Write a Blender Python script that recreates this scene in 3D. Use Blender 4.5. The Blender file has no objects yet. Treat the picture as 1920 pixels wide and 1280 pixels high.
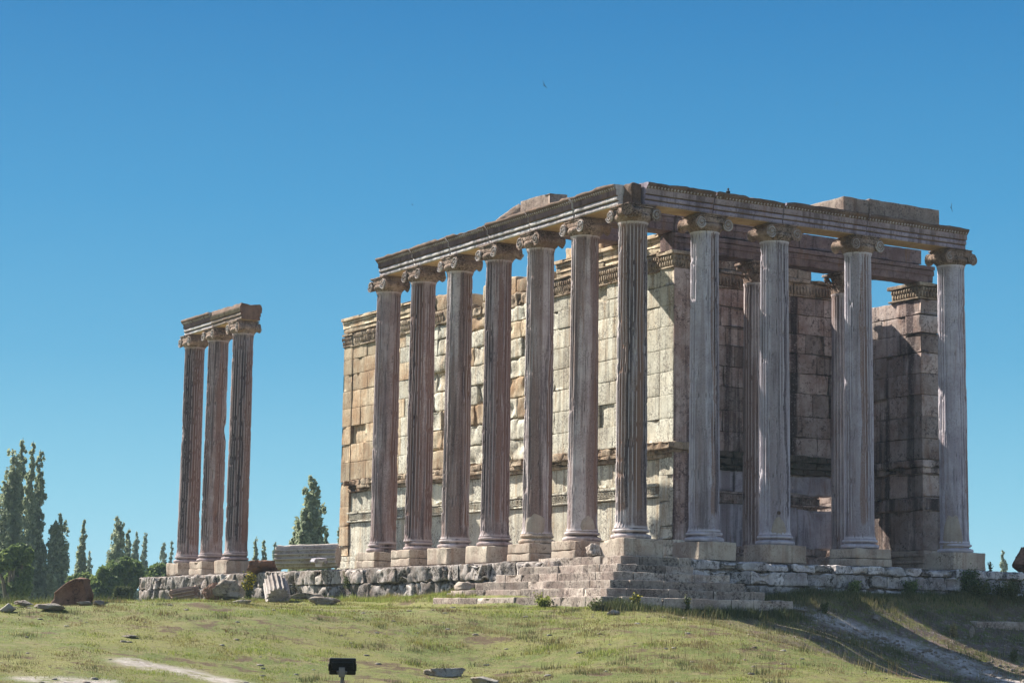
import bpy, math, random
import numpy as np
from mathutils import Matrix, Vector

# ------------------------------------------------------------------ camera, sky, sun, exposure
sc = bpy.context.scene
FPX, PITCH, ROLL, YAW = 3906.67, 0.1389, 0.0154, 0.5354
CAM = np.array([-32.8545, -48.6882, -2.6612])
fw = np.array([math.sin(YAW)*math.cos(PITCH), math.cos(YAW)*math.cos(PITCH), math.sin(PITCH)])
r_ = np.array([math.cos(YAW), -math.sin(YAW), 0.0]); u_ = np.cross(r_, fw)
cr = r_*math.cos(ROLL)+u_*math.sin(ROLL); cu = -r_*math.sin(ROLL)+u_*math.cos(ROLL)
cd = bpy.data.cameras.new('camera'); cam = bpy.data.objects.new('camera', cd); sc.collection.objects.link(cam)
cam.matrix_world = Matrix([[cr[0], cu[0], -fw[0], CAM[0]], [cr[1], cu[1], -fw[1], CAM[1]], [cr[2], cu[2], -fw[2], CAM[2]], [0, 0, 0, 1]])
cd.sensor_width = 36; cd.lens = FPX/1920*36; cd.clip_end = 20000; cd.clip_start = 0.5
sc.camera = cam

SUN_TRAVEL = np.array([0.42, -1.0, -0.86])
to_sun = -SUN_TRAVEL/np.linalg.norm(SUN_TRAVEL)
elev = math.asin(to_sun[2]); az = math.atan2(to_sun[0], to_sun[1])
w = bpy.data.worlds.new('World'); sc.world = w; w.use_nodes = True
wn = w.node_tree; wn.nodes.clear()
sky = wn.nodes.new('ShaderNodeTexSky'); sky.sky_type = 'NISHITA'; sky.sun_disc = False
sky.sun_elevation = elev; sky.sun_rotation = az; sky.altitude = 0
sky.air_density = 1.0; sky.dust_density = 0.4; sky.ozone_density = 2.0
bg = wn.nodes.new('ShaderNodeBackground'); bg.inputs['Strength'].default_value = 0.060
wo = wn.nodes.new('ShaderNodeOutputWorld')
# the sky the camera faces is tinted a deep clear cyan blue, paler at the horizon; plain sky is left brighter behind to lift the shade
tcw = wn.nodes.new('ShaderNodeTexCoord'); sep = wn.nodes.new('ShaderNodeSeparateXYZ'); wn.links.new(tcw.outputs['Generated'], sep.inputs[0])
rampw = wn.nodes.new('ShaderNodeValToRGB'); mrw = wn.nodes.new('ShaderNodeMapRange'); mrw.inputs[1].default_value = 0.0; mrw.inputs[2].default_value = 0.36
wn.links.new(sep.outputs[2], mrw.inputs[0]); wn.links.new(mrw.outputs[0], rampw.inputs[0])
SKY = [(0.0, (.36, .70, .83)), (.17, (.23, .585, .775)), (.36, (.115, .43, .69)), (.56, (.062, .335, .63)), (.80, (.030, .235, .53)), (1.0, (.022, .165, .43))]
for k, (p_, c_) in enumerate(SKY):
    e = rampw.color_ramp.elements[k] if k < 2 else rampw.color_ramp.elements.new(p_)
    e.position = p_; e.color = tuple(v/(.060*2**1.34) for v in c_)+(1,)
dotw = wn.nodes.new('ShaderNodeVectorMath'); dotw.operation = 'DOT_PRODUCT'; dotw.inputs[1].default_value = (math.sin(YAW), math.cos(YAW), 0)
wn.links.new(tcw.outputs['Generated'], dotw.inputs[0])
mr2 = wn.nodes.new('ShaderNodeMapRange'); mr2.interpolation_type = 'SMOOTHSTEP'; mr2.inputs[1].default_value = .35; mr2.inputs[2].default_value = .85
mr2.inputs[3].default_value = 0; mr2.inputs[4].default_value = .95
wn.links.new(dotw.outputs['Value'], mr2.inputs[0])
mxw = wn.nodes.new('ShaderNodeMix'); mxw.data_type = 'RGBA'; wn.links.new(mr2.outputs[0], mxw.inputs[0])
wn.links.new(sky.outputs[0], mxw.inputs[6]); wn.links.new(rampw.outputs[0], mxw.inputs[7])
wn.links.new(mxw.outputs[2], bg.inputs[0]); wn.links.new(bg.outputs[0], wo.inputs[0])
sd = bpy.data.lights.new('sun', 'SUN'); sd.energy = 5.0; sd.angle = math.radians(0.5); sd.color = (1.0, 0.93, 0.80)
so = bpy.data.objects.new('sun', sd); sc.collection.objects.link(so)
so.rotation_euler = Vector(to_sun).to_track_quat('Z', 'Y').to_euler(); so.location = (-20, 40, 40)
sc.view_settings.view_transform = 'Standard'; sc.view_settings.look = 'None'
sc.view_settings.exposure = 1.34; sc.view_settings.gamma = 1.0
sc.cycles.max_bounces = 6; sc.cycles.diffuse_bounces = 4; sc.cycles.transparent_max_bounces = 4

# ------------------------------------------------------------------ helpers
def _h(i, j, k, s):
    n = (i*73856093) ^ (j*19349663) ^ (k*83492791) ^ (s*2654435761 & 0x7fffffff)
    n = (n ^ (n >> 13)) & 0xffffffff
    n = (n*1274126177) & 0xffffffff
    n = (n ^ (n >> 16)) & 0xffffffff
    return n.astype(np.float64)/4294967295.0*2-1
def noise(p, sc_=1.0, seed=0):
    p = np.asarray(p, float)*sc_+1000.0
    i = np.floor(p).astype(np.int64); f = p-i; f = f*f*(3-2*f)
    x, y, z = i[..., 0], i[..., 1], i[..., 2]; fx, fy, fz = f[..., 0], f[..., 1], f[..., 2]
    def c(a, b, d): return _h(x+a, y+b, z+d, seed)
    x00 = c(0,0,0)*(1-fx)+c(1,0,0)*fx; x10 = c(0,1,0)*(1-fx)+c(1,1,0)*fx
    x01 = c(0,0,1)*(1-fx)+c(1,0,1)*fx; x11 = c(0,1,1)*(1-fx)+c(1,1,1)*fx
    return (x00*(1-fy)+x10*fy)*(1-fz)+(x01*(1-fy)+x11*fy)*fz
def fbm(p, s, seed=0, o=4):
    v = 0; a = 0.5
    for k in range(o): v = v+a*noise(p, s*2**k, seed+k*17); a *= 0.5
    return v
def sstep(a, b, x):
    t = np.clip((x-a)/(b-a), 0, 1); return t*t*(3-2*t)

class MB:
    def __init__(s): s.V = []; s.Q = []; s.T = []; s.n = 0
    def add(s, V, Q=None, T=None):
        V = np.asarray(V, float).reshape(-1, 3); s.V.append(V)
        if Q is not None and len(Q): s.Q.append(np.asarray(Q, np.int64).reshape(-1, 4)+s.n)
        if T is not None and len(T): s.T.append(np.asarray(T, np.int64).reshape(-1, 3)+s.n)
        s.n += len(V); return s
    def grid(s, P, cu=False, cv=False):      # P [nu,nv,3]
        nu, nv = P.shape[:2]; idx = np.arange(nu*nv).reshape(nu, nv)
        a = idx if not cu else np.vstack([idx, idx[:1]])
        if cv: a = np.hstack([a, a[:, :1]])
        q = np.stack([a[:-1, :-1], a[1:, :-1], a[1:, 1:], a[:-1, 1:]], -1).reshape(-1, 4)
        return s.add(P.reshape(-1, 3), q)
    def fan(s, P, flip=False):               # closed ring -> centre fan
        P = np.asarray(P); n = len(P); c = P.mean(0); i = np.arange(n); j = (i+1) % n
        t = np.stack([i, j, np.full(n, n)], -1)
        if flip: t = t[:, ::-1]
        return s.add(np.vstack([P, c]), T=t)
    def rbox(s, x0, x1, y0, y1, z0, z1, res=0.12, r=0.02, amp=0.006, seed=0, ns=2.5, big=0.0):
        lo = np.array([x0, y0, z0]); hi = np.array([x1, y1, z1]); r = min(r, (hi-lo).min()*0.45)
        ax = []
        for k in range(3):
            n = max(1, int(round((hi[k]-lo[k]-2*r)/res)))
            a = np.concatenate([[lo[k], lo[k]+r*0.5], np.linspace(lo[k]+r, hi[k]-r, n+1), [hi[k]-r*0.5, hi[k]]]); ax.append(a)
        for k in range(3):
            a, b = [(1, 2), (2, 0), (0, 1)][k]
            A, B = np.meshgrid(ax[a], ax[b], indexing='ij')
            for side in (0, 1):
                P = np.zeros(A.shape+(3,)); P[..., a] = A; P[..., b] = B; P[..., k] = hi[k] if side else lo[k]
                q = np.clip(P, lo+r, hi-r); d = P-q; L = np.linalg.norm(d, axis=-1, keepdims=True)
                nrm = d/np.maximum(L, 1e-9)
                P = q+nrm*r
                v = fbm(P, ns, seed, 3)[..., None]*amp*2
                if big: v = v-np.clip(fbm(P, ns*0.45, seed+5, 2)[..., None]*2, 0, 1)*big
                P = P+nrm*v
                if not side: P = P[:, ::-1]
                s.grid(P)
        return s
    def lathe(s, prof, n=48, c=(0, 0), mod=None, cap=True):
        prof = np.asarray(prof, float); th = np.linspace(0, 2*math.pi, n, endpoint=False)
        R = np.repeat(prof[None, :, 0], n, 0); Z = np.repeat(prof[None, :, 1], n, 0); T = th[:, None]+0*R
        if mod is not None: R = mod(R, T, Z)
        P = np.stack([c[0]+R*np.cos(T), c[1]+R*np.sin(T), Z], -1); s.grid(P, cu=True)
        if cap: s.fan(P[:, -1]); s.fan(P[:, 0], True)
        return s
    def tube(s, pts, rad, n=8):
        pts = np.asarray(pts, float); m = len(pts); rad = np.broadcast_to(rad, (m,))
        t = np.gradient(pts, axis=0); t /= np.maximum(np.linalg.norm(t, axis=1, keepdims=True), 1e-9)
        up = np.array([0, 0, 1.0]) if abs(t[:, 2]).mean() < 0.8 else np.array([1.0, 0, 0])
        a = np.cross(t, up); a /= np.maximum(np.linalg.norm(a, axis=1, keepdims=True), 1e-9); b = np.cross(t, a)
        th = np.linspace(0, 2*math.pi, n, endpoint=False)
        P = pts[:, None]+rad[:, None, None]*(a[:, None]*np.cos(th)[None, :, None]+b[:, None]*np.sin(th)[None, :, None])
        s.grid(P, cv=True); s.fan(P[0]); s.fan(P[-1], True); return s
    def ell(s, c, rx, ry, rz, nu=10, nv=6, amp=0, seed=0):
        u = np.linspace(0, 2*math.pi, nu, endpoint=False); v = np.linspace(-math.pi/2+.001, math.pi/2-.001, nv)
        U, W = np.meshgrid(u, v, indexing='ij')
        D = np.stack([np.cos(U)*np.cos(W), np.sin(U)*np.cos(W), np.sin(W)], -1)
        k = 1+amp*fbm(D+np.array(c)*3.1, 1.6, seed, 3)[..., None] if amp else 1
        P = np.array(c)+D*np.array([rx, ry, rz])*k
        s.grid(P, cu=True); return s
    def xf(s, M, start=0):
        M = np.asarray(M); s.V = [v if k < start else v@M[:3, :3].T+M[:3, 3] for k, v in enumerate(s.V)]; return s
    def mesh(s, name, smooth=False):
        V = np.vstack(s.V); me = bpy.data.meshes.new(name)
        Q = np.vstack(s.Q) if s.Q else np.zeros((0, 4), np.int64); T = np.vstack(s.T) if s.T else np.zeros((0, 3), np.int64)
        me.vertices.add(len(V)); me.vertices.foreach_set('co', V.astype(np.float32).ravel())
        li = np.concatenate([Q.ravel(), T.ravel()]).astype(np.int32)
        me.loops.add(len(li)); me.loops.foreach_set('vertex_index', li)
        ls = np.concatenate([np.arange(len(Q))*4, len(Q)*4+np.arange(len(T))*3]).astype(np.int32)
        me.polygons.add(len(ls)); me.polygons.foreach_set('loop_start', ls)
        me.update(calc_edges=True)
        if smooth: me.polygons.foreach_set('use_smooth', np.ones(len(ls), bool))
        return me
    def build(s, name, mat, parent=None, smooth=False, loc=None, rot=None):
        me = s.mesh(name, smooth); o = bpy.data.objects.new(name, me); sc.collection.objects.link(o)
        me.materials.append(mat)
        for k_, v_ in getattr(s, 'at', {}).items():
            a_ = me.attributes.new(k_, 'FLOAT', 'POINT'); full = np.zeros(len(me.vertices), np.float32); full[:len(v_)] = v_; a_.data.foreach_set('value', full)
        if parent: o.parent = parent
        if loc is not None: o.location = loc
        if rot is not None: o.rotation_euler = rot
        return o
def tag(o, label=None, cat=None, group=None, kind=None):
    if label: o['label'] = label
    if cat: o['category'] = cat
    if group: o['group'] = group
    if kind: o['kind'] = kind
    return o
def empty(name, loc, label, cat, group=None, rz=0):
    o = bpy.data.objects.new(name, None); sc.collection.objects.link(o); o.location = loc; o.rotation_euler = (0, 0, rz)
    o.empty_display_size = 0.3
    return tag(o, label, cat, group)

def ray(px, py):
    return fw+cr*(px-960)/FPX-cu*(py-640)/FPX
def at_depth(px, py, D):
    return CAM+ray(px, py)*D
def at_axis(px, py, k, val):
    d = ray(px, py); return CAM+d*((val-CAM[k])/d[k])

# ------------------------------------------------------------------ materials
def nodes(m):
    m.use_nodes = True; nt = m.node_tree; nt.nodes.clear(); return nt
class G:
    def __init__(s, name):
        s.m = bpy.data.materials.new(name); s.nt = nodes(s.m); s.L = s.nt.links
        s.out = s.nt.nodes.new('ShaderNodeOutputMaterial'); s.b = s.nt.nodes.new('ShaderNodeBsdfPrincipled')
        s.L.new(s.b.outputs[0], s.out.inputs[0]); s.b.inputs['Roughness'].default_value = 0.9
        s.b.inputs['Specular IOR Level'].default_value = 0.2
        tc = s.nt.nodes.new('ShaderNodeTexCoord'); oi = s.nt.nodes.new('ShaderNodeObjectInfo')
        s.rand = oi.outputs['Random']
        a = s.nt.nodes.new('ShaderNodeVectorMath'); a.operation = 'ADD'
        c = s.nt.nodes.new('ShaderNodeVectorMath'); c.operation = 'SCALE'; c.inputs[0].default_value = (37, 53, 71)
        s.L.new(oi.outputs['Random'], c.inputs['Scale']); s.L.new(tc.outputs['Object'], a.inputs[0]); s.L.new(c.outputs[0], a.inputs[1])
        s.co = a.outputs[0]; s.raw = tc.outputs['Object']
    def sv(s, v, scale):
        a = s.nt.nodes.new('ShaderNodeVectorMath'); a.operation = 'MULTIPLY'; a.inputs[1].default_value = scale
        s.L.new(v, a.inputs[0]); return a.outputs[0]
    def noise(s, scale, detail=5, rough=0.6, v=None, dist=0.0):
        n = s.nt.nodes.new('ShaderNodeTexNoise'); n.inputs['Scale'].default_value = scale
        n.inputs['Detail'].default_value = detail; n.inputs['Roughness'].default_value = rough; n.inputs['Distortion'].default_value = dist
        s.L.new(v or s.co, n.inputs['Vector']); return n.outputs[0]
    def rng(s, v, a, b, c=0.0, d=1.0):
        n = s.nt.nodes.new('ShaderNodeMapRange'); n.interpolation_type = 'SMOOTHSTEP'
        s.L.new(v, n.inputs[0]); n.inputs[1].default_value = a; n.inputs[2].default_value = b; n.inputs[3].default_value = c; n.inputs[4].default_value = d
        return n.outputs[0]
    def math(s, op, a, b=None):
        n = s.nt.nodes.new('ShaderNodeMath'); n.operation = op
        for k, v in enumerate((a, b)):
            if v is None: continue
            if isinstance(v, (int, float)): n.inputs[k].default_value = v
            else: s.L.new(v, n.inputs[k])
        return n.outputs[0]
    def mix(s, f, a, b, mode='MIX'):
        n = s.nt.nodes.new('ShaderNodeMix'); n.data_type = 'RGBA'; n.blend_type = mode
        if isinstance(f, (int, float)): n.inputs[0].default_value = f
        else: s.L.new(f, n.inputs[0])
        for k, v in ((6, a), (7, b)):
            if isinstance(v, tuple): n.inputs[k].default_value = v+(1,)
            else: s.L.new(v, n.inputs[k])
        return n.outputs[2]
    def bump(s, h, strength=0.5, dist=0.02, nrm=None):
        n = s.nt.nodes.new('ShaderNodeBump'); n.inputs['Strength'].default_value = strength; n.inputs['Distance'].default_value = dist
        s.L.new(h, n.inputs['Height'])
        if nrm: s.L.new(nrm, n.inputs['Normal'])
        s.L.new(n.outputs[0], s.b.inputs['Normal']); return n.outputs[0]
    def color(s, c): s.L.new(c, s.b.inputs['Base Color'])
    def attr(s, name):
        n = s.nt.nodes.new('ShaderNodeAttribute'); n.attribute_name = name; return n.outputs['Fac']
    def island(s):
        n = s.nt.nodes.new('ShaderNodeNewGeometry'); return n.outputs['Random Per Island']

def stone(name, light, mid, dark, rust, streak=0.5, spot=0.5, rusta=0.4, spots=16, isl=0.0, bump=0.5, patch=1.1, moss=None, st_scale=4.0, st_thr=(0.50, 0.64), rust_thr=(0.52, 0.68), sector=None, crack=0.0, edge=0.0, sp_thr=(0.50, 0.60), attrs=False):
    g = G(name)
    c = g.mix(g.rng(g.noise(patch, 6, 0.65), 0.35, 0.65), light, mid)
    # rusty lichen and iron staining that runs down the stone
    rv = g.sv(g.co, (1.6, 1.6, 0.16))
    c = g.mix(g.math('MULTIPLY', g.rng(g.noise(1.6, 6, 0.7, rv), *rust_thr), rusta), c, rust)
    if sector:      # broad upright bands of brown weathering on one side of a shaft
        c = g.mix(g.math('MULTIPLY', g.rng(g.noise(1.9, 3, 0.5, g.sv(g.co, (1, 1, 0.05))), .47, .56), sector[1]), c, sector[0])
    sv = g.sv(g.co, (1, 1, 0.045))
    sm = g.math('MULTIPLY', g.rng(g.noise(st_scale, 5, 0.65, sv), *st_thr), streak)
    c = g.mix(sm, c, dark)
    sp = g.math('MULTIPLY', g.rng(g.noise(spots, 5, 0.85), *sp_thr), spot)
    sp = g.math('MULTIPLY', sp, g.rng(g.noise(1.7, 4, 0.6), 0.40, 0.60, 0.25, 1.0))
    c = g.mix(sp, c, dark)
    c = g.mix(g.math('MULTIPLY', g.rng(g.noise(spots*1.7, 4, 0.8, g.sv(g.co, (1, 1, 1.3))), 0.56, 0.66), spot*0.6), c, tuple(min(1, x*1.35) for x in light))
    if moss:
        c = g.mix(g.math('MULTIPLY', g.rng(g.noise(2.2, 6, 0.75), 0.53, 0.66), moss[1]), c, moss[0])
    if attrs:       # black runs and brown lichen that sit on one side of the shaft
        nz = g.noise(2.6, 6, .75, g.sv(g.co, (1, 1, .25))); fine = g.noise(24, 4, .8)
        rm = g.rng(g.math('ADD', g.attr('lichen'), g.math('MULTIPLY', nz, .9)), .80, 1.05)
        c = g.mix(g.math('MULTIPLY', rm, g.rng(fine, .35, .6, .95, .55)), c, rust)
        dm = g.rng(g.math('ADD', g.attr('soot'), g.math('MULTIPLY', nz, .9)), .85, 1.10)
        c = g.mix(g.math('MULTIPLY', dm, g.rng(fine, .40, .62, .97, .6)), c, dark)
    if edge:
        geo = g.nt.nodes.new('ShaderNodeNewGeometry'); c = g.mix(g.math('MULTIPLY', g.rng(geo.outputs['Pointiness'], .51, .58), edge), c, tuple(min(1, v*1.4) for v in light))
    if crack:
        vn = g.nt.nodes.new('ShaderNodeTexVoronoi'); vn.feature = 'DISTANCE_TO_EDGE'; vn.inputs['Scale'].default_value = 1.3
        wv = g.nt.nodes.new('ShaderNodeVectorMath'); wv.operation = 'ADD'; nc = g.nt.nodes.new('ShaderNodeTexNoise'); nc.inputs['Scale'].default_value = 2.5; nc.inputs['Detail'].default_value = 5
        g.L.new(g.co, nc.inputs['Vector']); g.L.new(g.co, wv.inputs[0]); g.L.new(nc.outputs['Color'], wv.inputs[1]); g.L.new(wv.outputs[0], vn.inputs['Vector'])
        cm = g.math('MULTIPLY', g.rng(vn.outputs[0], .0, .022, 1, 0), g.rng(g.noise(.8, 3), .5, .58, 0, crack)); c = g.mix(cm, c, dark)
    if isl:
        i = g.island(); f = g.rng(i, 0, 1, 1-isl, 1+isl*0.6)
        cmb = g.nt.nodes.new('ShaderNodeCombineColor'); [g.L.new(f, cmb.inputs[k]) for k in range(3)]
        c = g.mix(1.0, c, cmb.outputs[0], 'MULTIPLY')
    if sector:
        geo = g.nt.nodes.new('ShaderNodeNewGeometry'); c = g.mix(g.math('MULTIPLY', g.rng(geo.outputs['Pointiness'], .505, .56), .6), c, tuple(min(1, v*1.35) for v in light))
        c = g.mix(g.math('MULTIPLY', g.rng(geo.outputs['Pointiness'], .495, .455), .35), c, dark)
    g.color(c)
    h = g.math('ADD', g.noise(7, 8, 0.75), g.math('MULTIPLY', g.noise(45, 4, 0.7), 0.5))
    g.bump(h, bump, 0.03)
    return g.m

M = {}
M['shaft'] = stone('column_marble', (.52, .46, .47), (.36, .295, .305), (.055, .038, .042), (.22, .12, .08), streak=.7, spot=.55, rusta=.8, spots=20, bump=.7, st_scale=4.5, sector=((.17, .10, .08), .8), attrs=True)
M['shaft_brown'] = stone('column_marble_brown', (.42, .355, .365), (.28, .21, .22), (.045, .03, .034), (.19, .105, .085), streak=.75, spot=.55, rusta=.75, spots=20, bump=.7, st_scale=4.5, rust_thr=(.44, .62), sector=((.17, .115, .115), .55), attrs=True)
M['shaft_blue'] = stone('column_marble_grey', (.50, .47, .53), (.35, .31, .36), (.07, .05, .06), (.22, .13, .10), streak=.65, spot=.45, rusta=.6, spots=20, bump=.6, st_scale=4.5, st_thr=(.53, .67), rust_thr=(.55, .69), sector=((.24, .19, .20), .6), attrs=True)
M['plinth'] = stone('plinth_stone', (.52, .45, .375), (.37, .285, .235), (.10, .07, .06), (.30, .17, .11), streak=.35, spot=.65, rusta=.5, bump=.8, crack=.8)
M['capital'] = stone('capital_stone', (.40, .30, .25), (.22, .145, .11), (.035, .022, .018), (.22, .11, .055), sp_thr=(.46, .55), streak=.35, spot=.9, rusta=.6, spots=16, bump=1.0)
M['volute'] = stone('volute_stone', (.46, .42, .42), (.32, .27, .26), (.06, .04, .035), (.22, .12, .07), streak=.3, spot=.5, rusta=.3, spots=20, bump=.5)
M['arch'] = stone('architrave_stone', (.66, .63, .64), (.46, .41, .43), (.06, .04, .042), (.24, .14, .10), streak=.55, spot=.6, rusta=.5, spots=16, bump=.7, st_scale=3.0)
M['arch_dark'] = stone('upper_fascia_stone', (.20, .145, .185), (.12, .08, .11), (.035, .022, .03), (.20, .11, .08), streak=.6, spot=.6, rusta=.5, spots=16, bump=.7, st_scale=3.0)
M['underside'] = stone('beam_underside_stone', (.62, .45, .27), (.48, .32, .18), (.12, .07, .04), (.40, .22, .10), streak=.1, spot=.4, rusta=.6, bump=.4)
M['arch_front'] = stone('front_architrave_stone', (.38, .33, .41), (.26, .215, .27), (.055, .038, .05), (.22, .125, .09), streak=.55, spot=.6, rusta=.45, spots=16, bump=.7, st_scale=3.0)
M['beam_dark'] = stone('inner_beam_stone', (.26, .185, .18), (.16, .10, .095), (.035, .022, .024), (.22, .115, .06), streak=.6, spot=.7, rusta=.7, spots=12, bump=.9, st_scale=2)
M['top_block'] = stone('top_block_stone', (.36, .29, .25), (.24, .175, .15), (.06, .04, .035), (.26, .15, .09), streak=.4, spot=.8, rusta=.6, spots=12, bump=1.0)
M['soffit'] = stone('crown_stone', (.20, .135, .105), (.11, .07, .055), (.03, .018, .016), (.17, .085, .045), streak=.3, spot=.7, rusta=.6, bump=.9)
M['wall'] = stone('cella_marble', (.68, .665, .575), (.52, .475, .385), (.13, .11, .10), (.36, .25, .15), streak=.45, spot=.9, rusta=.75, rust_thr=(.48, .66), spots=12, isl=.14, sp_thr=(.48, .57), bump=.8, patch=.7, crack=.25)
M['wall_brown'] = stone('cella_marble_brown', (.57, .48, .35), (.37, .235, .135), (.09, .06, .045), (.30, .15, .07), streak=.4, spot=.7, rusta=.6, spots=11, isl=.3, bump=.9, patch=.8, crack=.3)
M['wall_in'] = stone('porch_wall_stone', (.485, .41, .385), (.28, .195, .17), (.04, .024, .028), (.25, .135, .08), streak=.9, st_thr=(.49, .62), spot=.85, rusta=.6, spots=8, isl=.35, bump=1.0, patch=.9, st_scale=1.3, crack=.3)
M['meander'] = stone('meander_ground_stone', (.34, .27, .20), (.2, .15, .11), (.05, .035, .03), (.22, .12, .06), streak=.3, spot=.6, rusta=.4, spots=12, bump=.6)
M['frieze'] = stone('carved_band_stone', (.44, .36, .27), (.20, .13, .085), (.05, .032, .025), (.22, .12, .06), streak=.5, spot=.9, rusta=.5, spots=9, bump=1.0, st_scale=3)
M['step'] = stone('step_stone', (.50, .43, .375), (.275, .21, .185), (.06, .042, .038), (.25, .16, .11), streak=.2, spot=.95, rusta=.4, spots=13, isl=.4, bump=1.0, edge=.8, sp_thr=(.47, .57))
M['podium'] = stone('podium_stone', (.40, .365, .35), (.23, .18, .165), (.03, .022, .02), (.22, .12, .06), streak=.3, spot=1.0, rusta=.5, spots=9, isl=.4, bump=1.0, edge=.5, sp_thr=(.47, .54), moss=((.07, .06, .02), .65), crack=.6)
M['podium_front'] = stone('front_podium_stone', (.60, .57, .58), (.36, .31, .315), (.04, .03, .03), (.24, .14, .09), streak=.2, spot=1.0, rusta=.35, spots=8, isl=.35, bump=1.0, edge=.4, sp_thr=(.49, .55), crack=.6)
M['rock'] = stone('field_stone', (.36, .33, .29), (.23, .185, .155), (.06, .045, .04), (.24, .14, .08), streak=.1, spot=.95, rusta=.45, spots=7, bump=1.0, crack=.5)
M['drum'] = stone('fallen_drum_stone', (.42, .38, .36), (.27, .225, .20), (.05, .04, .035), (.24, .14, .09), streak=.1, spot=.8, rusta=.4, spots=10, bump=.9, edge=.6)
M['drum_brown'] = stone('brown_drum_stone', (.38, .28, .23), (.24, .155, .12), (.05, .035, .03), (.24, .13, .08), streak=.1, spot=.8, rusta=.5, spots=10, bump=.9, edge=.9)
M['redrock'] = stone('red_stone', (.24, .14, .10), (.15, .07, .045), (.035, .022, .02), (.30, .18, .11), streak=.3, spot=.9, rusta=.4, spots=7, bump=1.0, crack=.6)
M['mortar'] = stone('mortar', (.42, .36, .31), (.33, .27, .23), (.15, .11, .09), (.30, .21, .15), streak=.2, spot=.35, rusta=.3, bump=.4)
def plain(name, col, rough=.6, metal=0.0, var=.15):
    g = G(name); c = g.mix(g.rng(g.noise(6, 4), .3, .7), tuple(x*(1-var) for x in col), tuple(x*(1+var) for x in col)); g.color(c)
    g.b.inputs['Roughness'].default_value = rough; g.b.inputs['Metallic'].default_value = metal
    g.bump(g.noise(60, 3), .1, .005); return g.m
M['black'] = plain('black_paint', (.012, .012, .014), .4)
M['grey_metal'] = plain('grey_metal', (.16, .15, .15), .45, .6)
M['glass_face'] = plain('lamp_glass', (.10, .11, .12), .12)
M['bird'] = plain('feathers', (.02, .02, .022), .7)
def leafmat(name, cols, tr=.25):
    g = G(name); i = g.island()
    c = g.mix(g.rng(i, 0, 1), cols[0], cols[1]); c = g.mix(g.rng(g.noise(.9, 3), .45, .62), c, cols[2])
    g.color(c); g.b.inputs['Roughness'].default_value = .6
    t = g.nt.nodes.new('ShaderNodeBsdfTranslucent'); g.L.new(c, t.inputs[0])
    ms = g.nt.nodes.new('ShaderNodeMixShader'); ms.inputs[0].default_value = tr
    g.L.new(g.b.outputs[0], ms.inputs[1]); g.L.new(t.outputs[0], ms.inputs[2]); g.L.new(ms.outputs[0], g.out.inputs[0])
    return g.m
M['poplar'] = leafmat('poplar_leaves', ((.22, .27, .16), (.42, .45, .32), (.26, .30, .20)), .5)
M['poplar_pale'] = leafmat('pale_poplar_leaves', ((.30, .37, .29), (.46, .50, .40), (.30, .36, .29)))
M['broad'] = leafmat('broadleaf_leaves', ((.09, .14, .04), (.24, .29, .10), (.09, .13, .05)), .4)
M['bark'] = plain('bark', (.13, .11, .09), .9)
M['weed'] = leafmat('weed_leaves', ((.05, .075, .025), (.13, .14, .05), (.09, .10, .04)))
M['drygrass'] = leafmat('dry_stalks', ((.24, .20, .085), (.34, .29, .14), (.15, .10, .055)))
M['yellow'] = plain('yellow_petals', (.62, .50, .04), .7)
M['grass'] = leafmat('grass_blades', ((.13, .175, .035), (.255, .285, .075), (.19, .17, .06)), .5)

# ------------------------------------------------------------------ terrain
def ground_z(x, y):
    x = np.asarray(x, float); y = np.asarray(y, float)
    dx = np.maximum(-1.0-x, 0); dy = np.maximum(-1.0-y, 0); d = np.hypot(dx, dy)
    zr = np.interp(d, [0, .8, 1.4, 2.9, 5.4, 8, 12, 30], [-1.38, -1.5, -1.78, -2.5, -3.5, -4.1, -4.3, -4.35])
    zm = np.interp(d, [0, 1.6, 2.7, 4.4, 5.5, 6.8, 10, 30], [-1.7, -2.02, -2.25, -2.6, -3.15, -3.7, -4.2, -4.35])
    zd = np.interp(d, [0, 2.5, 5, 8, 12, 18, 30, 60], [-1.6, -1.95, -2.25, -2.75, -3.35, -3.85, -4.2, -4.35])
    zl = np.interp(d, [0, 2.3, 5, 12, 25, 45, 70], [-1.62, -1.74, -1.8, -2.0, -2.75, -3.9, -4.4])
    zl = zl+np.interp(y, [0, 3.4, 4.5, 7, 14, 40], [-.1, .3, .42, .25, -.08, -.02])*np.clip(1-d/2.2, 0, 1)
    zl = zl-.24*(1-sstep(7, 13, y))*sstep(1.2, 1.9, d)*(1-sstep(8, 16, d))
    t = np.arctan2(dy, dx+1e-9)/(math.pi/2)          # 0 left .. 1 front
    wl = 1-sstep(0.0, 0.5, t)
    z = zl*wl+zd*(1-wl)
    wm = sstep(-2.6, 0.6, x); wr = sstep(2.0, 6.0, x)
    z = z*(1-wm)+zm*wm; z = z*(1-wr)+zr*wr
    # weedy bank on the left
    bx, by = -22.0, 13.0
    z = z+0.35*np.exp(-(((x-bx)*.84-(y-by)*.54)/8.0)**2-(((x-bx)*.54+(y-by)*.84)/5.0)**2)
    # land falls away behind the temple mound
    z = z-4.2*sstep(44, 85, y)-4.2*sstep(26, 55, x)*(1-sstep(44, 85, y))
    p = np.stack([x, y, 0*x], -1)
    near = np.clip(1.6-np.hypot(x+33, y+49)/120, 0, 1)
    z = z+0.16*fbm(p, .22, 3, 4)*near*np.clip(d/2+.25, 0, 1)+.035*fbm(p, 1.6, 9, 3)*near
    # lumpy mound in front of the stairs corner
    z = z+.22*np.exp(-((x+5)/3.2)**2-((y+10)/3.5)**2)
    return z
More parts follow.
